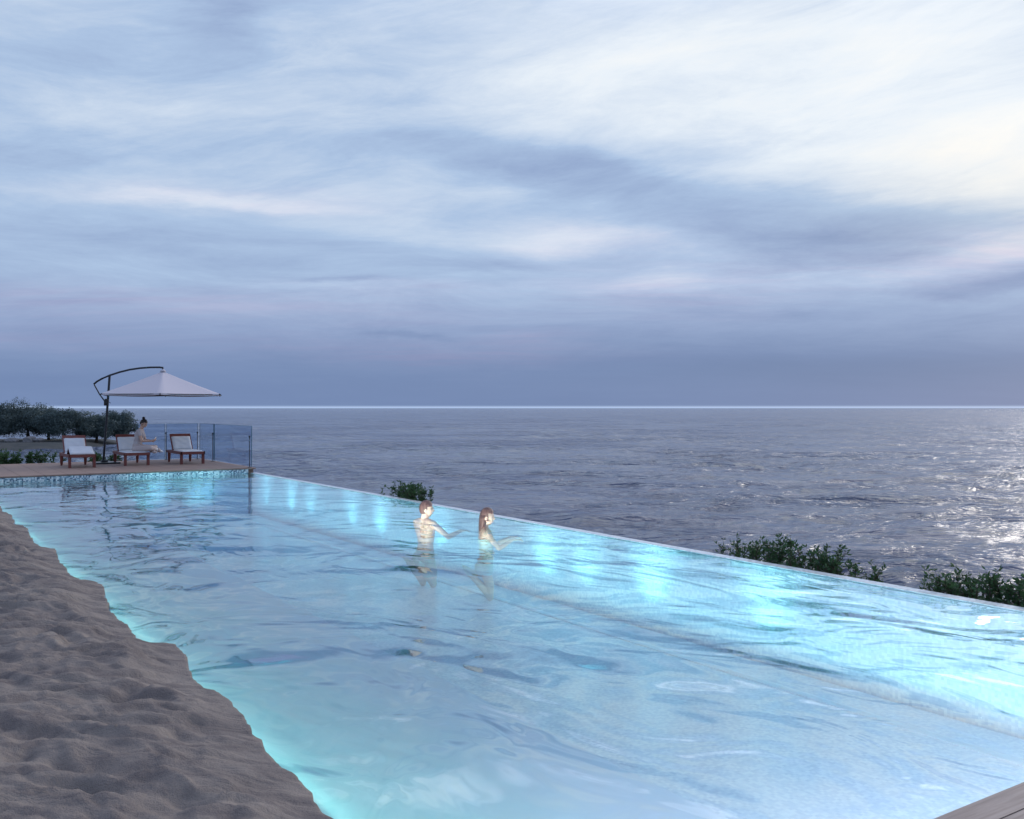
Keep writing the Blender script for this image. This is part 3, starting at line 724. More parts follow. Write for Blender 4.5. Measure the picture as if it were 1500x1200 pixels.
def shrub_px(seed, u, v, wpx, hpx, nst, label, out=0.45, **kw):
    """u,v: where the shrub meets the rim line; wpx,hpx: visible width and height"""
    # point on the outer rim line seen at column u
    tx = (u - 750) / F
    # C0 + E1*y : X = tx*Y
    y = (tx * C0.y - C0.x) / (E1.x - tx * E1.y)
    y2 = y + 0.0
    c = W(out, y2 - 0.0, 0)
    # slide along the edge until the column matches again
    for _ in range(20):
        uu = 750 + F * c.x / c.y; y2 += (uu - u) / F * c.y * 0.9; c = W(out, y2, 0)
    topz = CAMZ - (v - hpx - 598) * c.y / F
    ppm = F / c.y
    zb = -1.7
    # along the edge one metre covers this many columns
    dcol = abs((750 + F * (c + E1).x / (c + E1).y) - (750 + F * c.x / c.y))
    shrub(seed, (c.x, c.y, zb), wpx / dcol, topz - zb, nst, label, vis=topz + .15, **kw)
shrub_px(1, 597, 731, 52, 21, 26, 'dark clipped looking shrub behind the infinity edge, left of the man', leaf=.07, dense=1.3)
shrub_px(2, 1078, 814, 26, 20, 5, 'thin little shrub at the left end of the row behind the pool rim')
shrub_px(3, 1106, 822, 22, 24, 4, 'small sparse shrub between the thin one and the tall bushy one')
shrub_px(4, 1150, 832, 62, 42, 22, 'tall bushy dark shrub in the middle of the row behind the rim', dense=1.0)
shrub_px(5, 1213, 845, 52, 38, 17, 'bushy shrub just right of the tallest one behind the rim', dense=1.0)
shrub_px(6, 1272, 853, 34, 24, 5, 'low sparse shrub on the bare stretch between the two big clumps')
shrub_px(7, 1392, 872, 46, 38, 12, 'leafy shrub at the left of the clump by the right border')
shrub_px(8, 1437, 881, 52, 42, 17, 'dense shrub in the middle of the clump by the right border', dense=1.0)
shrub_px(9, 1486, 889, 46, 34, 12, 'shrub cut off by the right border of the picture')
for i, (u, wd_, vt, lb) in enumerate(((4, 30, 664, 'dark shrub behind the terrace in the far left corner'), (50, 60, 665, 'green shrub behind the terrace left of the loungers'), (150, 42, 666, 'small green shrub behind the terrace by the umbrella base'))):
    tx = (u - 750) / F
    # line y'=6.1 in pool coordinates
    k = (W(0, 6.1) .x - tx * W(0, 6.1).y) / (E2.x - tx * E2.y); c = W(-k, 6.1)
    zt = CAMZ - (vt - 598) * c.y / F
    shrub(40 + i, (c.x, c.y, -1.8), wd_ * c.y / F * 1.15, zt + 1.8, 20 if i else 12, lb, vis=.45, leaf=.10, group='shrubs behind the far terrace', along='x', dense=1.4)

# ------------------------------------------------------------------ glass balustrade at the terrace corner
def glass_mat():
    m = bpy.data.materials.new('tinted_glass'); m.use_nodes = True
    t = NT(m.node_tree); t.n.remove(t.n['Principled BSDF'])
    tr = t.node('ShaderNodeBsdfTransparent'); tr.inputs['Color'].default_value = (0.78, 0.85, 0.93, 1)
    gl = t.node('ShaderNodeBsdfGlossy'); gl.inputs['Roughness'].default_value = 0.02
    fr = t.node('ShaderNodeFresnel'); fr.inputs['IOR'].default_value = 1.2
    mx = t.node('ShaderNodeMixShader'); gg = t.node('ShaderNodeNewGeometry')
    t.l.new(t.math('MULTIPLY', fr.outputs[0], t.math('SUBTRACT', 1.0, gg.outputs['Backfacing'])), mx.inputs[0]); t.l.new(tr.outputs[0], mx.inputs[1]); t.l.new(gl.outputs[0], mx.inputs[2])
    t.l.new(mx.outputs[0], t.n['Material Output'].inputs['Surface']); return m
GLASS = glass_mat()
GEDGE = mat('glass_edge', (0.10, 0.20, 0.24), 0.2, 0.6)
def fence():
    root = empty('glass_fence'); root.matrix_world = PM
    tag(root, 'low frameless blue glass balustrade around the terrace corner', 'fence')
    H = 1.02
    def panel(p0, p1):
        p0, p1 = Vector(p0), Vector(p1); d = (p1 - p0); L = d.length; a = math.atan2(d.y, d.x); c = (p0 + p1) / 2
        Rm = Matrix.Rotation(a, 4, 'Z')
        g = MB().box((c.x, c.y, DECK_Z + .05 + H / 2), (L, .012, H), Rm).build('glass_panel', GLASS, root)
        MB().box((c.x, c.y, DECK_Z + .05 + H + .004), (L, .016, .008), Rm).build('top_edge', GEDGE, g)
        for q in (p0.lerp(p1, .003), p1.lerp(p0, .003)):
            MB().box((q.x, q.y, DECK_Z + .05 + H / 2), (.008, .016, H), Rm).build('side_edge', GEDGE, g)
    def post(x, y, h=.80):
        b = MB(); b.cyl((x, y, DECK_Z), (x, y, DECK_Z + h), .009, 10); b.box((x, y, DECK_Z + .02), (.09, .09, .02), bevel=.004)
        b.box((x, y, DECK_Z + h), (.035, .04, .05), bevel=.006)
        auto_smooth(b.build('post', DARKM, root))
    panel((-.06, .16, 0), (-.06, 3.5, 0)); panel((-.06, 3.55, 0), (-.06, 5.0, 0))
    panel((-.12, 5.02, 0), (-1.02, 5.02, 0)); panel((-1.06, 5.02, 0), (-1.86, 5.02, 0))
    post(-.10, .22); post(-.10, 3.52); post(-.14, 4.97); post(-1.04, 4.98)
fence()

# ------------------------------------------------------------------ sun loungers
def make_lounger(raised_foot=False):
    root = empty('sun_lounger')
    wd, ln, hz = .64, 1.62, .30
    f = MB()
    for sx in (-1, 1): f.box((sx * (wd / 2 - .018), ln / 2, hz), (.036, ln, .075), bevel=.005)
    f.box((0, .018, hz), (wd, .036, .075), bevel=.005); f.box((0, ln - .018, hz), (wd, .036, .075), bevel=.005)
    for k in range(11): f.box((0, .09 + k * .095, hz + .012), (wd - .07, .07, .018), bevel=.003)
    f.build('frame', WOOD, root)
    for sx in (-1, 1):
        MB().box((sx * (wd / 2 - .033), .09, .15), (.066, .075, .30), bevel=.006).build('leg', WOOD, root)
        MB().tube([(sx * (wd / 2 - .03), ln - .22, .30), (sx * (wd / 2 - .03), ln - .20, .12), (sx * (wd / 2 - .03), ln - .19, 0)], [.045, .04, .026], 10).build('leg', WOOD, root)
    # backrest, hinged 1.08 m from the foot end and raised
    ang = R(53); hy = 1.08
    Mb = Matrix.Translation((0, hy, hz + .03)) @ Matrix.Rotation(ang, 4, 'X')
    b = MB(); bl = .56
    for sx in (-1, 1): b.box((sx * (wd / 2 - .055), bl / 2, 0), (.034, bl, .05), bevel=.004, M=Mb)
    b.box((0, bl - .055, 0.002), (wd - .075, .125, .03), bevel=.006, M=Mb)
    for k in range(5): b.box((0, .05 + k * .088, -.01), (wd - .15, .06, .016), bevel=.003, M=Mb)
    b.build('backrest', WOOD, root)
    for sx in (-1, 1): MB().box((sx * .2, hy + .30, hz + .10), (.024, .024, .36), Matrix.Rotation(R(28), 4, 'X'), .003).build('backrest_stay', WOOD, root)
    def pad(name, M, L, wdt, th=.045):
        n, q = 26, 14
        bm = bmesh.new()
        bmesh.ops.create_grid(bm, x_segments=q, y_segments=n, size=.5)
        r_ = random.Random(int(L * 1000) + len(name))
        top = [v for v in bm.verts]
        ret = bmesh.ops.extrude_face_region(bm, geom=bm.faces[:])
        up = [g for g in ret['geom'] if isinstance(g, bmesh.types.BMVert)]
        for v in bm.verts: v.co = Vector((v.co.x * wdt, (v.co.y + .5) * L, 0))
        for v in up:
            ex = 1 - abs(v.co.x) / (wdt / 2); ey = 1 - abs(v.co.y - L / 2) / (L / 2)
            puff = min(1, ex * 7) ** .5 * min(1, ey * 14) ** .5
            quilt = .85 + .15 * abs(math.sin(v.co.y / .14 * math.pi))
            v.co.z = .008 + th * puff * quilt + .003 * math.sin(23 * v.co.x + 31 * v.co.y)
        bmesh.ops.recalc_face_normals(bm, faces=bm.faces); bm.transform(M)
        me = bpy.data.meshes.new(name); bm.to_mesh(me); bm.free()
        return link(name, me, CUSH, root, smooth=True)
    pad('back_cushion', Mb @ Matrix.Translation((0, .02, .018)), .44, wd - .13)
    if not raised_foot:
        pad('seat_cushion', Matrix.Translation((0, .04, hz + .022)), 1.03, wd - .07, .035)
    else:
        pad('seat_cushion', Matrix.Translation((0, .62, hz + .022)), .45, wd - .07, .035)
        # foot section propped up like a small roof
        fa = MB(); zt = hz + .19; yt = .40
        a1 = math.atan2(zt - hz - .03, yt - .03)
        M1 = Matrix.Translation((0, .03, hz + .03)) @ Matrix.Rotation(a1, 4, 'X')
        fa.box((0, .20, 0), (wd - .08, .41, .018), bevel=.003, M=M1)
        a2 = math.atan2(zt - hz - .03, -.20)
        M2 = Matrix.Translation((0, .62, hz + .03)) @ Matrix.Rotation(a2, 4, 'X')
        fa.box((0, .13, 0), (wd - .08, .27, .018), bevel=.003, M=M2)
        fa.build('foot_rest', WOOD, root)
        pad('foot_cushion', M1 @ Matrix.Translation((0, .0, .012)), .42, wd - .07, .03)
    return root
def children(o): return [c for c in bpy.data.objects if c.parent == o]
def copy_tree(o, parent=None):
    c = o.copy(); COL.objects.link(c); c.parent = parent
    for ch in children(o): copy_tree(ch, c)
    return c
GL = 'wooden sun loungers on the far terrace'
l1 = make_lounger(True); tag(l1, 'leftmost wooden lounger with its white foot cushion propped up like a roof', 'sun lounger', GL)
l2 = make_lounger(); tag(l2, 'middle wooden lounger with the woman sitting on it', 'sun lounger', GL)
l3 = copy_tree(l2); tag(l3, 'empty wooden lounger with flat white cushion beside the glass fence', 'sun lounger', GL)
for o, x, y in ((l1, -3.7, 2.33), (l2, -2.32, 2.62), (l3, -.92, 2.47)):
    o.location = W(x, y, DECK_Z + .015); o.rotation_euler.z = TH

# ------------------------------------------------------------------ cantilever umbrella
def umbrella():
    def pt(u, v, Y): return Vector(((u - 750) / F * Y, Y, CAMZ + (598 - v) * Y / F))
    Yp = 25.8
    base = pt(151.5, 680.2, Yp); base.z = DECK_Z + .015
    root = empty('cantilever_umbrella', base); tag(root, 'pale grey cantilever parasol on a leaning dark pole over the loungers', 'umbrella')
    L = lambda p: p - base
    hubx = pt(238.7, 541.5, 26.1)
    b = MB(); b.box((.08, 0, .022), (.62, .62, .044), Matrix.Rotation(TH, 4, 'Z'), .008); b.box((.02, 0, .07), (.16, .16, .06), Matrix.Rotation(TH, 4, 'Z'), .01)
    b.build('base_plate', DARKM, root)
    top = pt(160.6, 550.5, Yp)
    auto_smooth(MB().cyl(L(base) + Vector((0, 0, .05)), L(top), .031, 18).build('pole', DARKM, root))
    ctrl = [(137.5, 562.8), (142, 559), (149, 555), (160, 550.2), (175, 545.3), (190, 541.6), (205, 539.4), (220, 538.3), (234, 538.2), (238.4, 538.8)]
    pts = [L(pt(u, v, Yp + .3 * max(0, (u - 160) / 78))) for u, v in ctrl]
    arm = auto_smooth(MB().tube(pts, .026, 12).build('arm', DARKM, root), 60)
    auto_smooth(MB().tube([pts[-1] + Vector((0, 0, .02)), L(hubx) + Vector((0, 0, .0))], .02, 10).build('hanger', DARKM, arm))
    st = MB().tube([L(pt(138, 563.5, Yp)), L(pt(145.5, 577, Yp)), L(pt(155.5, 591, Yp))], .018, 10)
    st.box(L(pt(155.6, 590, Yp)), (.10, .08, .16), bevel=.01)
    auto_smooth(st.build('brace', DARKM, root))
    cb = MB(); cb.box(L(pt(157.5, 588, Yp)) + Vector((0, -.05, 0)), (.09, .07, .14), bevel=.012); cb.tube([L(pt(157.5, 588, Yp)) + Vector((.04, -.08, 0)), L(pt(157.5, 588, Yp)) + Vector((.12, -.08, -.05))], .008, 8)
    cb.build('crank', DARKM, root)
    # canopy: six sloping panels with a short valance, slight sag between the ribs
    Rr, apex = 1.71, L(hubx); zb = CAMZ + (598 - 577.2) * 26.1 / F - base.z
    cb_c = Vector((apex.x, apex.y, 0)); hh = apex.z - .05 - zb
    nseg, nrad = 12, 14
    V, Fc = [], []
    angs = []
    for k in range(6):
        for j in range(nseg):
            angs.append((k + j / nseg))
    for i in range(nrad + 1):
        f = i / nrad
        for q in angs:
            k = int(q); fr_ = q - k
            a0, a1 = R(12 + 60 * k), R(12 + 60 * (k + 1))
            c0 = Vector((math.cos(a0), -math.sin(a0), 0)); c1 = Vector((math.cos(a1), -math.sin(a1), 0))
            d = c0.lerp(c1, fr_)
            sag = -.02 * math.sin(math.pi * fr_) * f
            inn = 1 - .03 * math.sin(math.pi * fr_) * f
            z = zb + hh * (1 - f) + sag * 1.0 - .012 * math.sin(math.pi * f)
            V.append(cb_c + d * Rr * f * inn + Vector((0, 0, z)))
    n = len(angs)
    for q in angs:
        pass
    for idx in range(n):                       # valance ring
        v = V[nrad * n + idx]; V.append(Vector((v.x, v.y, v.z - .045)))
    for i in range(nrad + 1):
        for k in range(n): Fc.append((i * n + k, i * n + (k + 1) % n, (i + 1) * n + (k + 1) % n, (i + 1) * n + k))
    me = bpy.data.meshes.new('canopy'); me.from_pydata([tuple(v) for v in V], [], Fc)
    bm = bmesh.new(); bm.from_mesh(me); bmesh.ops.remove_doubles(bm, verts=bm.verts, dist=.0005); bmesh.ops.recalc_face_normals(bm, faces=bm.faces)
    bmesh.ops.solidify(bm, geom=bm.faces[:], thickness=.004)
    bm.to_mesh(me); bm.free()
    can = auto_smooth(link('canopy', me, CANV, root), 55)
    for k in range(6):
        a = R(12 + 60 * k); d = Vector((math.cos(a), -math.sin(a), 0))
        tip = cb_c + d * (Rr + .02) + Vector((0, 0, zb - .012))
        rb = MB().tube([apex - Vector((0, 0, .12)) + d * .05, cb_c + d * Rr * .5 + Vector((0, 0, zb + hh * .5 - .075)), cb_c + d * Rr * .9 + Vector((0, 0, zb + hh * .1 - .045)), tip], .011, 6)
        rb.tube([tip - d * .02, tip + d * .035 + Vector((0, 0, -.035))], .017, 6)
        rb.build('rib', DARKM, root)
        a1 = R(12 + 60 * (k + 1)); tip2 = cb_c + Vector((math.cos(a1), -math.sin(a1), 0)) * Rr * .985 + Vector((0, 0, zb - .022))
        MB().tube([cb_c + d * Rr * .985 + Vector((0, 0, zb - .022)), tip2], .009, 6).build('hem_cord', DARKM, root)
    auto_smooth(MB().tube([apex - Vector((0, 0, .02)), apex - Vector((0, 0, .5))], .022, 10).build('hub', DARKM, root))
    cap = MB().tube([apex + Vector((0, 0, -.06)), apex + Vector((0, 0, -.01)), apex + Vector((0, 0, .01))], [.09, .05, .02], 12); cap.build('cap', CANV, root, True)
umbrella()

# ------------------------------------------------------------------ people
class Body:
    def __init__(s): s.bm = bmesh.new()
    def capsule(s, p0, p1, r0, r1, n=14):
        p0, p1 = Vector(p0), Vector(p1); d = p1 - p0; L = d.length; z = d / L if L > 1e-6 else Vector((0, 0, 1))
        x = z.orthogonal().normalized(); y = z.cross(x)
        prof = [(-r0 * math.cos(t), r0 * math.sin(t)) for t in (.25, .7, 1.15, 1.57)] + [(L + r1 * math.sin(t), r1 * math.cos(t)) for t in (0, .42, .87, 1.32)]
        rings = [[s.bm.verts.new(p0 + z * a + (x * math.cos(k * 2 * math.pi / n) + y * math.sin(k * 2 * math.pi / n)) * b) for k in range(n)] for a, b in prof]
        for r_a, r_b in zip(rings, rings[1:]):
            for k in range(n): s.bm.faces.new((r_a[k], r_a[(k + 1) % n], r_b[(k + 1) % n], r_b[k]))
        s.bm.faces.new(rings[0][::-1]); s.bm.faces.new(rings[-1])
    def chain(s, pts, rads):
        for a, b, r0, r1 in zip(pts, pts[1:], rads, rads[1:]): s.capsule(a, b, r0, r1)
    def loft(s, secs, n=28):
        """secs: (centre, half width, half depth, right axis, front axis)"""
        rings = []
        for c, rx, ry, X, Y in secs:
            c, X, Y = Vector(c), Vector(X).normalized(), Vector(Y).normalized()
            ring = []
            for k in range(n):
                t = 2 * math.pi * k / n; ct, st = math.cos(t), math.sin(t)
                ring.append(s.bm.verts.new(c + X * rx * math.copysign(abs(ct) ** .85, ct) + Y * ry * math.copysign(abs(st) ** .9, st)))
            rings.append(ring)
        for a, b in zip(rings, rings[1:]):
            for k in range(n): s.bm.faces.new((a[k], a[(k + 1) % n], b[(k + 1) % n], b[k]))
        s.bm.faces.new(rings[0][::-1]); s.bm.faces.new(rings[-1])
    def ell(s, c, r, M3=None):
        ret = bmesh.ops.create_uvsphere(s.bm, u_segments=20, v_segments=14, radius=1.0)
        M = Matrix.Translation(Vector(c)) @ (M3.to_4x4() if M3 is not None else Matrix.Identity(4)) @ Matrix.Diagonal((*r, 1))
        bmesh.ops.transform(s.bm, matrix=M, verts=ret['verts'])
    def head(s, HM, fem=False, sc=1.0):
        """HM: head frame (x right, y front, z up) at the middle of the head"""
        nu, nv = 72, 54
        rx, ry, rz = .074, .094, .117
        rings = []
        def pt(th, ph):
            x, y, z = math.sin(th) * math.cos(ph), math.sin(th) * math.sin(ph), math.cos(th)
            P = Vector((x * rx, y * ry, z * rz))
            if z < 0:
                k = -z; P.x *= 1 - .30 * k ** 1.4
                if y > 0: P.y *= 1 - .10 * k
                else: P.y *= 1 - .42 * k; 
                P.y += .012 * k
            if y > 0:
                fr = y
                g = lambda cx, cz, sx, sz: math.exp(-((P.x - cx) / sx) ** 2 - ((P.z - cz) / sz) ** 2)
                P.y *= 1 - .05 * math.exp(-((P.z + .01) / .06) ** 2)
                P.y += fr * (.027 * g(0, -.030, .013, .012) + .016 * g(0, -.012, .011, .022) + .006 * g(0, .024, .045, .012)
                             - .010 * g(.030, .004, .016, .013) - .010 * g(-.030, .004, .016, .013)
                             + .010 * g(0, -.062, .022, .006) + .007 * g(0, -.073, .018, .006) - .004 * g(0, -.083, .02, .006)
                             + (.010 if not fem else .006) * g(0, -.102, .022, .014))
            return HM @ (P * sc)
        tv = s.bm.verts.new(pt(1e-4, 0)); bv = s.bm.verts.new(pt(math.pi - 1e-4, 0))
        for i in range(1, nv):
            rings.append([s.bm.verts.new(pt(math.pi * i / nv, 2 * math.pi * k / nu)) for k in range(nu)])
        for a, b in zip(rings, rings[1:]):
            for k in range(nu): s.bm.faces.new((a[k], a[(k + 1) % nu], b[(k + 1) % nu], b[k]))
        for k in range(nu):
            s.bm.faces.new((tv, rings[0][(k + 1) % nu], rings[0][k])); s.bm.faces.new((bv, rings[-1][k], rings[-1][(k + 1) % nu]))
        for sx in (-1, 1):
            s.ell(HM @ Vector((sx * .078 * sc, -.012, -.012)), (.010, .020, .031), HM.to_3x3() @ Matrix.Rotation(R(-12) * 1, 3, 'X'))
    def hand(s, wrist, d, nrm, side, curl=.35):
        """d: pointing direction, nrm: back of the hand, side: +1 thumb on the cross(d,nrm) side"""
        w_, d, nrm = Vector(wrist), Vector(d).normalized(), Vector(nrm)
        nrm = (nrm - d * nrm.dot(d)).normalized(); lat = d.cross(nrm) * side
        Mx = Matrix((lat, d, nrm)).transposed()
        s.ell(w_ + d * .048, (.040, .054, .015), Mx)
        for k, (off, L) in enumerate(((.027, .070), (.009, .078), (-.009, .073), (-.026, .058))):
            p = w_ + d * .088 + lat * off; q = p; dd = (d + lat * off * 2.5).normalized(); r = .0085
            pts = [w_ + d * .05 + lat * off * .8, p]
            for j, fl in enumerate((.45, .32, .23)):
                a = curl * (j + .6) + .06 * k; v = (dd * math.cos(a) - nrm * math.sin(a)); q = q + v * L * fl; pts.append(q)
            s.chain(pts, [.010, .0095, .009, .008, .007])
        t0 = w_ + d * .022 + lat * .026
        s.chain([t0, t0 + (d * .6 + lat * .75 - nrm * .2).normalized() * .042, t0 + (d * .6 + lat * .75 - nrm * .2).normalized() * .042 + (d * .9 + lat * .25 - nrm * .3).normalized() * .032], [.014, .011, .0085])
    def foot(s, ankle, d, up, L=.24):
        a, d, up = Vector(ankle), Vector(d).normalized(), Vector(up).normalized(); up = (up - d * up.dot(d)).normalized(); lat = d.cross(up)
        s.capsule(a - up * .035 - d * .03, a - up * .02 + d * .05, .036, .036)
        s.capsule(a - up * .03 + d * .04, a - up * .055 + d * (L - .10), .036, .026)
        for k in range(5):
            o = (k - 2) * .016; s.capsule(a - up * .058 + d * (L - .12) + lat * o, a - up * .062 + d * (L - .055 - .008 * abs(k - 1)) + lat * o * 1.15, .014, .010, 8)
    def finish(s, name, m, parent, voxel=.006):
        bmesh.ops.recalc_face_normals(s.bm, faces=s.bm.faces)
        me = bpy.data.meshes.new('raw'); s.bm.to_mesh(me); s.bm.free()
        o = bpy.data.objects.new('raw', me); COL.objects.link(o)
        r = o.modifiers.new('r', 'REMESH'); r.mode = 'VOXEL'; r.voxel_size = voxel
        sm = o.modifiers.new('s', 'SMOOTH'); sm.factor = .5; sm.iterations = 3
        dg = bpy.context.evaluated_depsgraph_get(); dg.update()
        me2 = bpy.data.meshes.new_from_object(o.evaluated_get(dg))
        bpy.data.objects.remove(o); bpy.data.meshes.remove(me)
        me2.materials.clear()
        return link(name, me2, m, parent, smooth=True)
def shell(body, name, m, cond, off, parent, wave=0.0):
    """clothing: the body's own surface where cond(co) holds, pushed outwards and given an inner side"""
    me = body.data
    n = len(me.vertices); co = np.empty(n * 3, np.float32); me.vertices.foreach_get('co', co); co = co.reshape(-1, 3)
    keep = cond(co)
    bm = bmesh.new(); bm.from_mesh(me); bm.verts.ensure_lookup_table()
    bmesh.ops.delete(bm, geom=[bm.verts[i] for i in np.nonzero(~keep)[0]], context='VERTS')
    bm.normal_update()
    for v in bm.verts:
        k = off + wave * math.sin(60 * v.co.z + 25 * v.co.x + 14 * math.sin(20 * v.co.y)) * .5 + wave * math.sin(33 * v.co.x - 41 * v.co.z)
        v.co += v.normal * k
    for _ in range(3): bmesh.ops.smooth_vert(bm, verts=[v for v in bm.verts if v.is_boundary], factor=.5, use_axis_x=True, use_axis_y=True, use_axis_z=True)
    o = bpy.data.meshes.new(name); bm.to_mesh(o); bm.free()
    return link(name, o, m, parent, smooth=True)
def hair_cap(HM, m, parent, cond, grow=1.09, sc=1.0, extra=None):
    bm = bmesh.new(); bmesh.ops.create_uvsphere(bm, u_segments=56, v_segments=40, radius=1.0)
    for v in bm.verts:
        x, y, z = v.co
        P = Vector((x * .074, y * .094, z * .117))
        if z < 0 and y < 0: P.y *= 1 - .25 * (-z)
        P *= grow + .018 * math.sin(17 * x + 9 * z) * math.sin(13 * y) + (.03 if z > .3 else 0)
        v.co = P
    bmesh.ops.delete(bm, geom=[v for v in bm.verts if not cond(v.co)], context='VERTS')
    bmesh.ops.solidify(bm, geom=bm.faces[:], thickness=.010)
    bm.transform(Matrix.Diagonal((sc, sc, sc, 1))); bm.transform(HM)
    if extra: extra(bm)
    bmesh.ops.recalc_face_normals(bm, faces=bm.faces)
    me = bpy.data.meshes.new('hair'); bm.to_mesh(me); bm.free()
    return link('hair', me, m, parent, smooth=True)
def face_bits(HM, parent, sc=1.0):
    for sx in (-1, 1):
        b = Body(); b.ell(HM @ (Vector((sx * .030, .0815, .004)) * sc), (.0125 * sc, .005, .0055 * sc), HM.to_3x3())
        me = bpy.data.meshes.new('eye'); b.bm.to_mesh(me); b.bm.free(); link('eye', me, EYEM, parent, smooth=True)
        b = Body(); b.ell(HM @ (Vector((sx * .031, .0885, .022)) * sc), (.019 * sc, .004, .0035 * sc), HM.to_3x3() @ Matrix.Rotation(R(-6 * sx), 3, 'Y'))
        me = bpy.data.meshes.new('eyebrow'); b.bm.to_mesh(me); b.bm.free(); link('eyebrow', me, HAIRD, parent, smooth=True)
    b = Body(); b.ell(HM @ (Vector((0, .0945, -.067)) * sc), (.019 * sc, .005, .0045 * sc), HM.to_3x3())
    me = bpy.data.meshes.new('mouth'); b.bm.to_mesh(me); b.bm.free(); link('mouth', me, LIPM, parent, smooth=True)
def head_frame(pos, yaw=0, pitch=0, roll=0):
    return Matrix.Translation(Vector(pos)) @ Matrix.Rotation(R(yaw), 4, 'Z') @ Matrix.Rotation(R(pitch), 4, 'X') @ Matrix.Rotation(R(roll), 4, 'Y')
Xa, Ya = (1, 0, 0), (0, 1, 0)

def standing(name, base, rz, H, fem, label, skin, hairf, arms, head_yaw=0, head_pitch=0):
    """local frame: feet at z=0, facing +y"""
    root = empty(name, base, rz); tag(root, label, 'person')
    k = H / 1.75; g = .90 if fem else 1.0; b = Body()
    sw = (.165 if fem else .195) * k
    secs = [((0, -.005, .80 * k), .135 * g * k, .105 * k), ((0, -.005, .90 * k), (.172 if fem else .162) * k, .118 * k), ((0, 0, .98 * k), (.160 if fem else .155) * k, .108 * k),
            ((0, .01, 1.09 * k), (.118 if fem else .138) * k, .088 * k), ((0, .012, 1.20 * k), (.135 if fem else .158) * k, .100 * k), ((0, .010, 1.31 * k), (.152 if fem else .182) * k, (.118 if fem else .118) * k),
            ((0, 0, 1.40 * k), (.150 if fem else .182) * k, .095 * k), ((0, -.008, 1.455 * k), (.115 if fem else .130) * k, .070 * k), ((0, -.008, 1.49 * k), .062 * k, .055 * k)]
    b.loft([(c, rx, ry, Xa, Ya) for c, rx, ry in secs])
    if fem:
        for sx in (-1, 1): b.ell((sx * .075 * k, .095 * k, 1.275 * k), (.058 * k, .055 * k, .060 * k))
    for sx in (-1, 1):
        b.ell((sx * .085 * k, -.075 * k, .885 * k), (.085 * k, .075 * k, .085 * k))
        hp, kn, an = Vector((sx * .09 * k, 0, .86 * k)), Vector((sx * .115 * k, .06, .475 * k)), Vector((sx * .10 * k, -.20 * k, .775 * k))
        b.chain([hp, hp.lerp(kn, .5) + Vector((0, .02, 0)), kn], [.088 * k * g, .074 * k * g, .055 * k * g]); b.chain([kn, kn.lerp(an, .35) + Vector((0, 0, .012)), an], [.053 * k * g, .054 * k * g, .036 * k * g])
        b.foot(an, (sx * .05, -.75, .35), (0, -.35, -.75), .22)
        sh = Vector((sx * sw, -.005, 1.415 * k)); eb, wr, hd, hn = arms[0 if sx < 0 else 1]
        eb, wr = Vector(eb) * k, Vector(wr) * k
        b.chain([Vector((sx * .06 * k, -.01, 1.45 * k)), sh], [.050 * k, .054 * k * g])
        b.chain([sh, sh.lerp(eb, .45), eb], [.055 * k * g, .047 * k * g, .037 * k * g]); b.chain([eb, eb.lerp(wr, .3), wr], [.038 * k * g, .040 * k * g, .026 * k * g])
        b.hand(wr, hd, hn, -sx if Vector(hn).z > 0 else sx, .25)
    hz = (1.75 - .117 * (1.04 if not fem else 1.0)) * k
    HM = head_frame((0, .025, hz), head_yaw, head_pitch)
    b.chain([(0, -.012, 1.44 * k), (0, .004, 1.56 * k)], [.062 * k * (.85 if fem else 1), .056 * k * (.85 if fem else 1)])
    b.head(HM, fem, 1.04 if not fem else 1.0)
    body = b.finish('body', skin, root)
    face_bits(HM, body, 1.04 if not fem else 1.0)
    hairf(HM, root)
    return root, body, k

# man: facing out over the infinity edge, arms reaching forward just under the surface
def man_hair(HM, par):
    def cond(c): return (c.z > .036 and c.y < .088) or (c.y < -.01 and c.z > -.060) or (c.y < .012 and c.z > -.01) or (c.z > .062)
    hair_cap(HM, HAIRB, par, cond, 1.10, 1.04)
MAN_TOP = .265
pos = Vector((-1.29, 14.0, 0)); H = 1.68
arms = [((-.34, .17, 1.20), (-.24, .40, 1.27), (.4, 1, .0), (0, 0, 1)), ((.37, .14, 1.22), (.38, .40, 1.29), (.15, 1, .0), (0, 0, 1))]
mroot, mbody, mk = standing('person', (pos.x, pos.y, MAN_TOP - H), R(-42), H, False, 'man with short brown hair floating shoulder deep in the pool, looking right', SKIN2, man_hair, arms, head_yaw=-42, head_pitch=2)
NAVY = mat('swim_shorts', (0.30, 0.52, 0.46), 0.8, 0.2)
shell(mbody, 'swim_shorts', NAVY, lambda c: (c[:, 2] < 1.0 * mk) & (c[:, 2] > .60 * mk), .006, mroot, .002)

def woman_hair(HM, par):
    def cond(c): return (c.z > .045 and c.y < .086) or (c.y < .018 and c.z > -.06) or (c.z > .07)
    def extra(bm):
        # curtain of hair falling behind to the shoulders
        secs = [(.03, .080, .062, -.045), (-.03, .084, .060, -.052), (-.08, .086, .056, -.060), (-.13, .084, .050, -.068), (-.175, .076, .042, -.074), (-.21, .060, .030, -.078)]
        n = 30; rings = []
        for z, rx, ry, cy_ in secs:
            rings.append([bm.verts.new(HM @ Vector((rx * math.cos(t) * (1 + .03 * math.sin(9 * t)), cy_ + ry * math.sin(t) * (1 + .03 * math.cos(11 * t)), z + .008 * math.sin(5 * t)))) for t in [2 * math.pi * q / n for q in range(n)]])
        for a, c in zip(rings, rings[1:]):
            for q in range(n): bm.faces.new((a[q], a[(q + 1) % n], c[(q + 1) % n], c[q]))
        bm.faces.new(rings[0]); bm.faces.new(rings[-1][::-1])
    hair_cap(HM, HAIRB, par, cond, 1.12, 1.0, extra)
WTOP = .25
pos = Vector((-.37, 13.1, 0)); H = 1.66
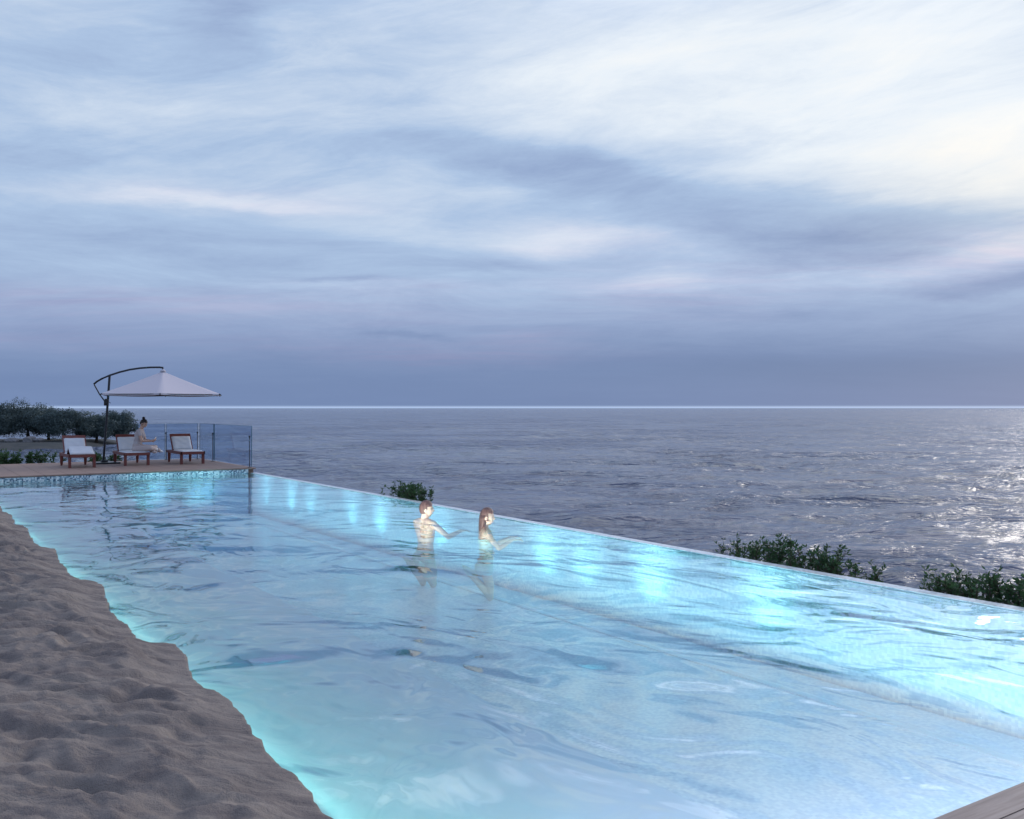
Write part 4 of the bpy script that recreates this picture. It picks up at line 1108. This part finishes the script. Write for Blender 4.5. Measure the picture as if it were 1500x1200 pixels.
arms = [((-.21, .18, 1.20), (-.13, .38, 1.31), (.05, 1, .05), (0, 0, 1)), ((.22, .18, 1.20), (.14, .38, 1.31), (-.05, 1, .05), (0, 0, 1))]
froot, fbody, fk = standing('person', (pos.x, pos.y, WTOP - H), R(-84), H, True, 'woman with long brown hair in the pool in profile, arms reaching towards the edge', SKIN2, woman_hair, arms, head_yaw=-2, head_pitch=0)
SUIT = mat('swimsuit', (0.55, 0.80, 0.76), 0.6, 0.3)
shell(fbody, 'swimsuit', SUIT, lambda c: (c[:, 2] < 1.33 * fk) & (c[:, 2] > .80 * fk) & (np.abs(c[:, 0]) < .185 * fk) & (c[:, 1] < .19), .005, froot, .001)

# seated woman, cross-legged on the middle lounger, head bent over a small tablet
def seated():
    base = W(-2.20, 3.02, DECK_Z + .015 + .345)
    root = empty('person', base, R(-82)); tag(root, 'woman in light clothes with a dark hair bun sitting cross-legged on the middle lounger', 'person')
    b = Body()
    secs = [((0, -.02, .03), .150, .115), ((0, -.03, .10), .168, .120), ((0, -.035, .18), .145, .105), ((0, -.02, .28), .128, .092), ((0, 0, .38), .145, .102), ((0, .015, .47), .155, .108),
            ((0, .030, .545), .150, .088), ((0, .04, .59), .105, .066), ((0, .05, .62), .058, .052)]
    fa = R(-12)
    b.loft([(c, rx, ry, Xa, (0, math.cos(fa), math.sin(fa))) for c, rx, ry in secs])
    for sx in (-1, 1): b.ell((sx * .068, .10, .435), (.052, .048, .052))
    for sx in (-1, 1):
        b.ell((sx * .09, -.05, .075), (.095, .095, .085))
        hp = Vector((sx * .10, .02, .085)); kn = Vector((sx * .27, .36, .105)); an = Vector((-sx * .08, .40 + .05 * sx, .062))
        b.chain([hp, hp.lerp(kn, .5), kn], [.092, .074, .054]); b.chain([kn, kn.lerp(an, .35), an], [.053, .053, .034])
        b.foot(an, (-sx * .75, .65, -.05), (sx * .3, -.2, .9))
        sh = Vector((sx * .165, .035, .555)); eb = Vector((sx * .20, .12, .30)); wr = Vector((sx * .075, .33, .285))
        b.chain([Vector((sx * .06, .04, .585)), sh], [.046, .048]); b.chain([sh, sh.lerp(eb, .45), eb], [.048, .041, .034]); b.chain([eb, eb.lerp(wr, .3), wr], [.035, .036, .024])
        b.hand(wr, (-sx * .35, .9, .35), (sx * .75, .1, -.6), 1 if sx > 0 else -1, .45)
    HM = head_frame((0, .115, .755), 0, -24)
    b.chain([(0, .045, .57), (0, .085, .68)], [.052, .047])
    b.head(HM, True, .98)
    body = b.finish('body', SKIN, root)
    face_bits(HM, body, .98)
    shirt = mat('shirt', (0.46, 0.41, 0.42), 0.85, 0.2); trous = mat('trousers', (0.50, 0.42, 0.41), 0.85, 0.2); sock = mat('sock', (0.75, 0.75, 0.78), 0.9, 0.2)
    def c_shirt(c):
        torso = (c[:, 2] > .10) & (c[:, 2] < .615 - .25 * np.clip(c[:, 1] - .05, 0, 1)) & (np.abs(c[:, 0]) < .165) & (c[:, 1] < .175) & (np.hypot(c[:, 0] / 1.2, c[:, 1] - .045) > .0)
        sleeve = (np.abs(c[:, 0]) >= .13) & (c[:, 2] > .43) & (c[:, 2] < .615)
        return (torso & ~((c[:, 2] > .585) & (np.abs(c[:, 0]) < .075))) | sleeve
    shell(body, 'shirt', shirt, c_shirt, .010, root, .003)
    def c_tr(c):
        low = (c[:, 2] < .20) & (c[:, 1] < .16)
        legs = (c[:, 2] < .21) & (c[:, 1] >= .10) & (np.abs(c[:, 0]) > .05) | ((c[:, 2] < .21) & (c[:, 1] < .34))
        return (low | legs) & (c[:, 1] < .52)
    shell(body, 'trousers', trous, c_tr, .014, root, .004)
    shell(body, 'socks', sock, lambda c: (c[:, 2] < .20) & (c[:, 1] >= .44), .006, root)
    def bun(bm):
        r = bmesh.ops.create_uvsphere(bm, u_segments=20, v_segments=14, radius=.040)
        for v in r['verts']: v.co = HM @ (v.co * (1 + .06 * math.sin(v.co.z * 160)) + Vector((0, -.055, .138)))
    hair_cap(HM, HAIRD, root, lambda c: (c.z > .045 and c.y < .088) or (c.y < .02 and c.z > -.045) or c.z > .07, 1.09, .98, bun)
    # the small pale booklet in her hands is a thing of its own
    wpos = root.matrix_world
    Mr = Matrix.Translation(base) @ Matrix.Rotation(R(-82), 4, 'Z')
    tb = empty('booklet'); tb.matrix_world = Mr @ Matrix.Translation((0, .425, .35)) @ Matrix.Rotation(R(62), 4, 'X')
    tag(tb, 'small pale booklet held open in the hands of the seated woman', 'booklet')
    pg = mat('paper', (0.72, 0.72, 0.75), 0.7, 0.3)
    for sx in (-1, 1):
        MB().box((sx * .036, 0, 0), (.074, .10, .006), Matrix.Rotation(R(-14 * sx), 4, 'Y'), .001).build('page', pg, tb)
    MB().box((0, 0, -.014), (.012, .102, .004), bevel=.001).build('spine', mat('spine', (0.3, 0.3, 0.35), 0.6), tb)
seated()
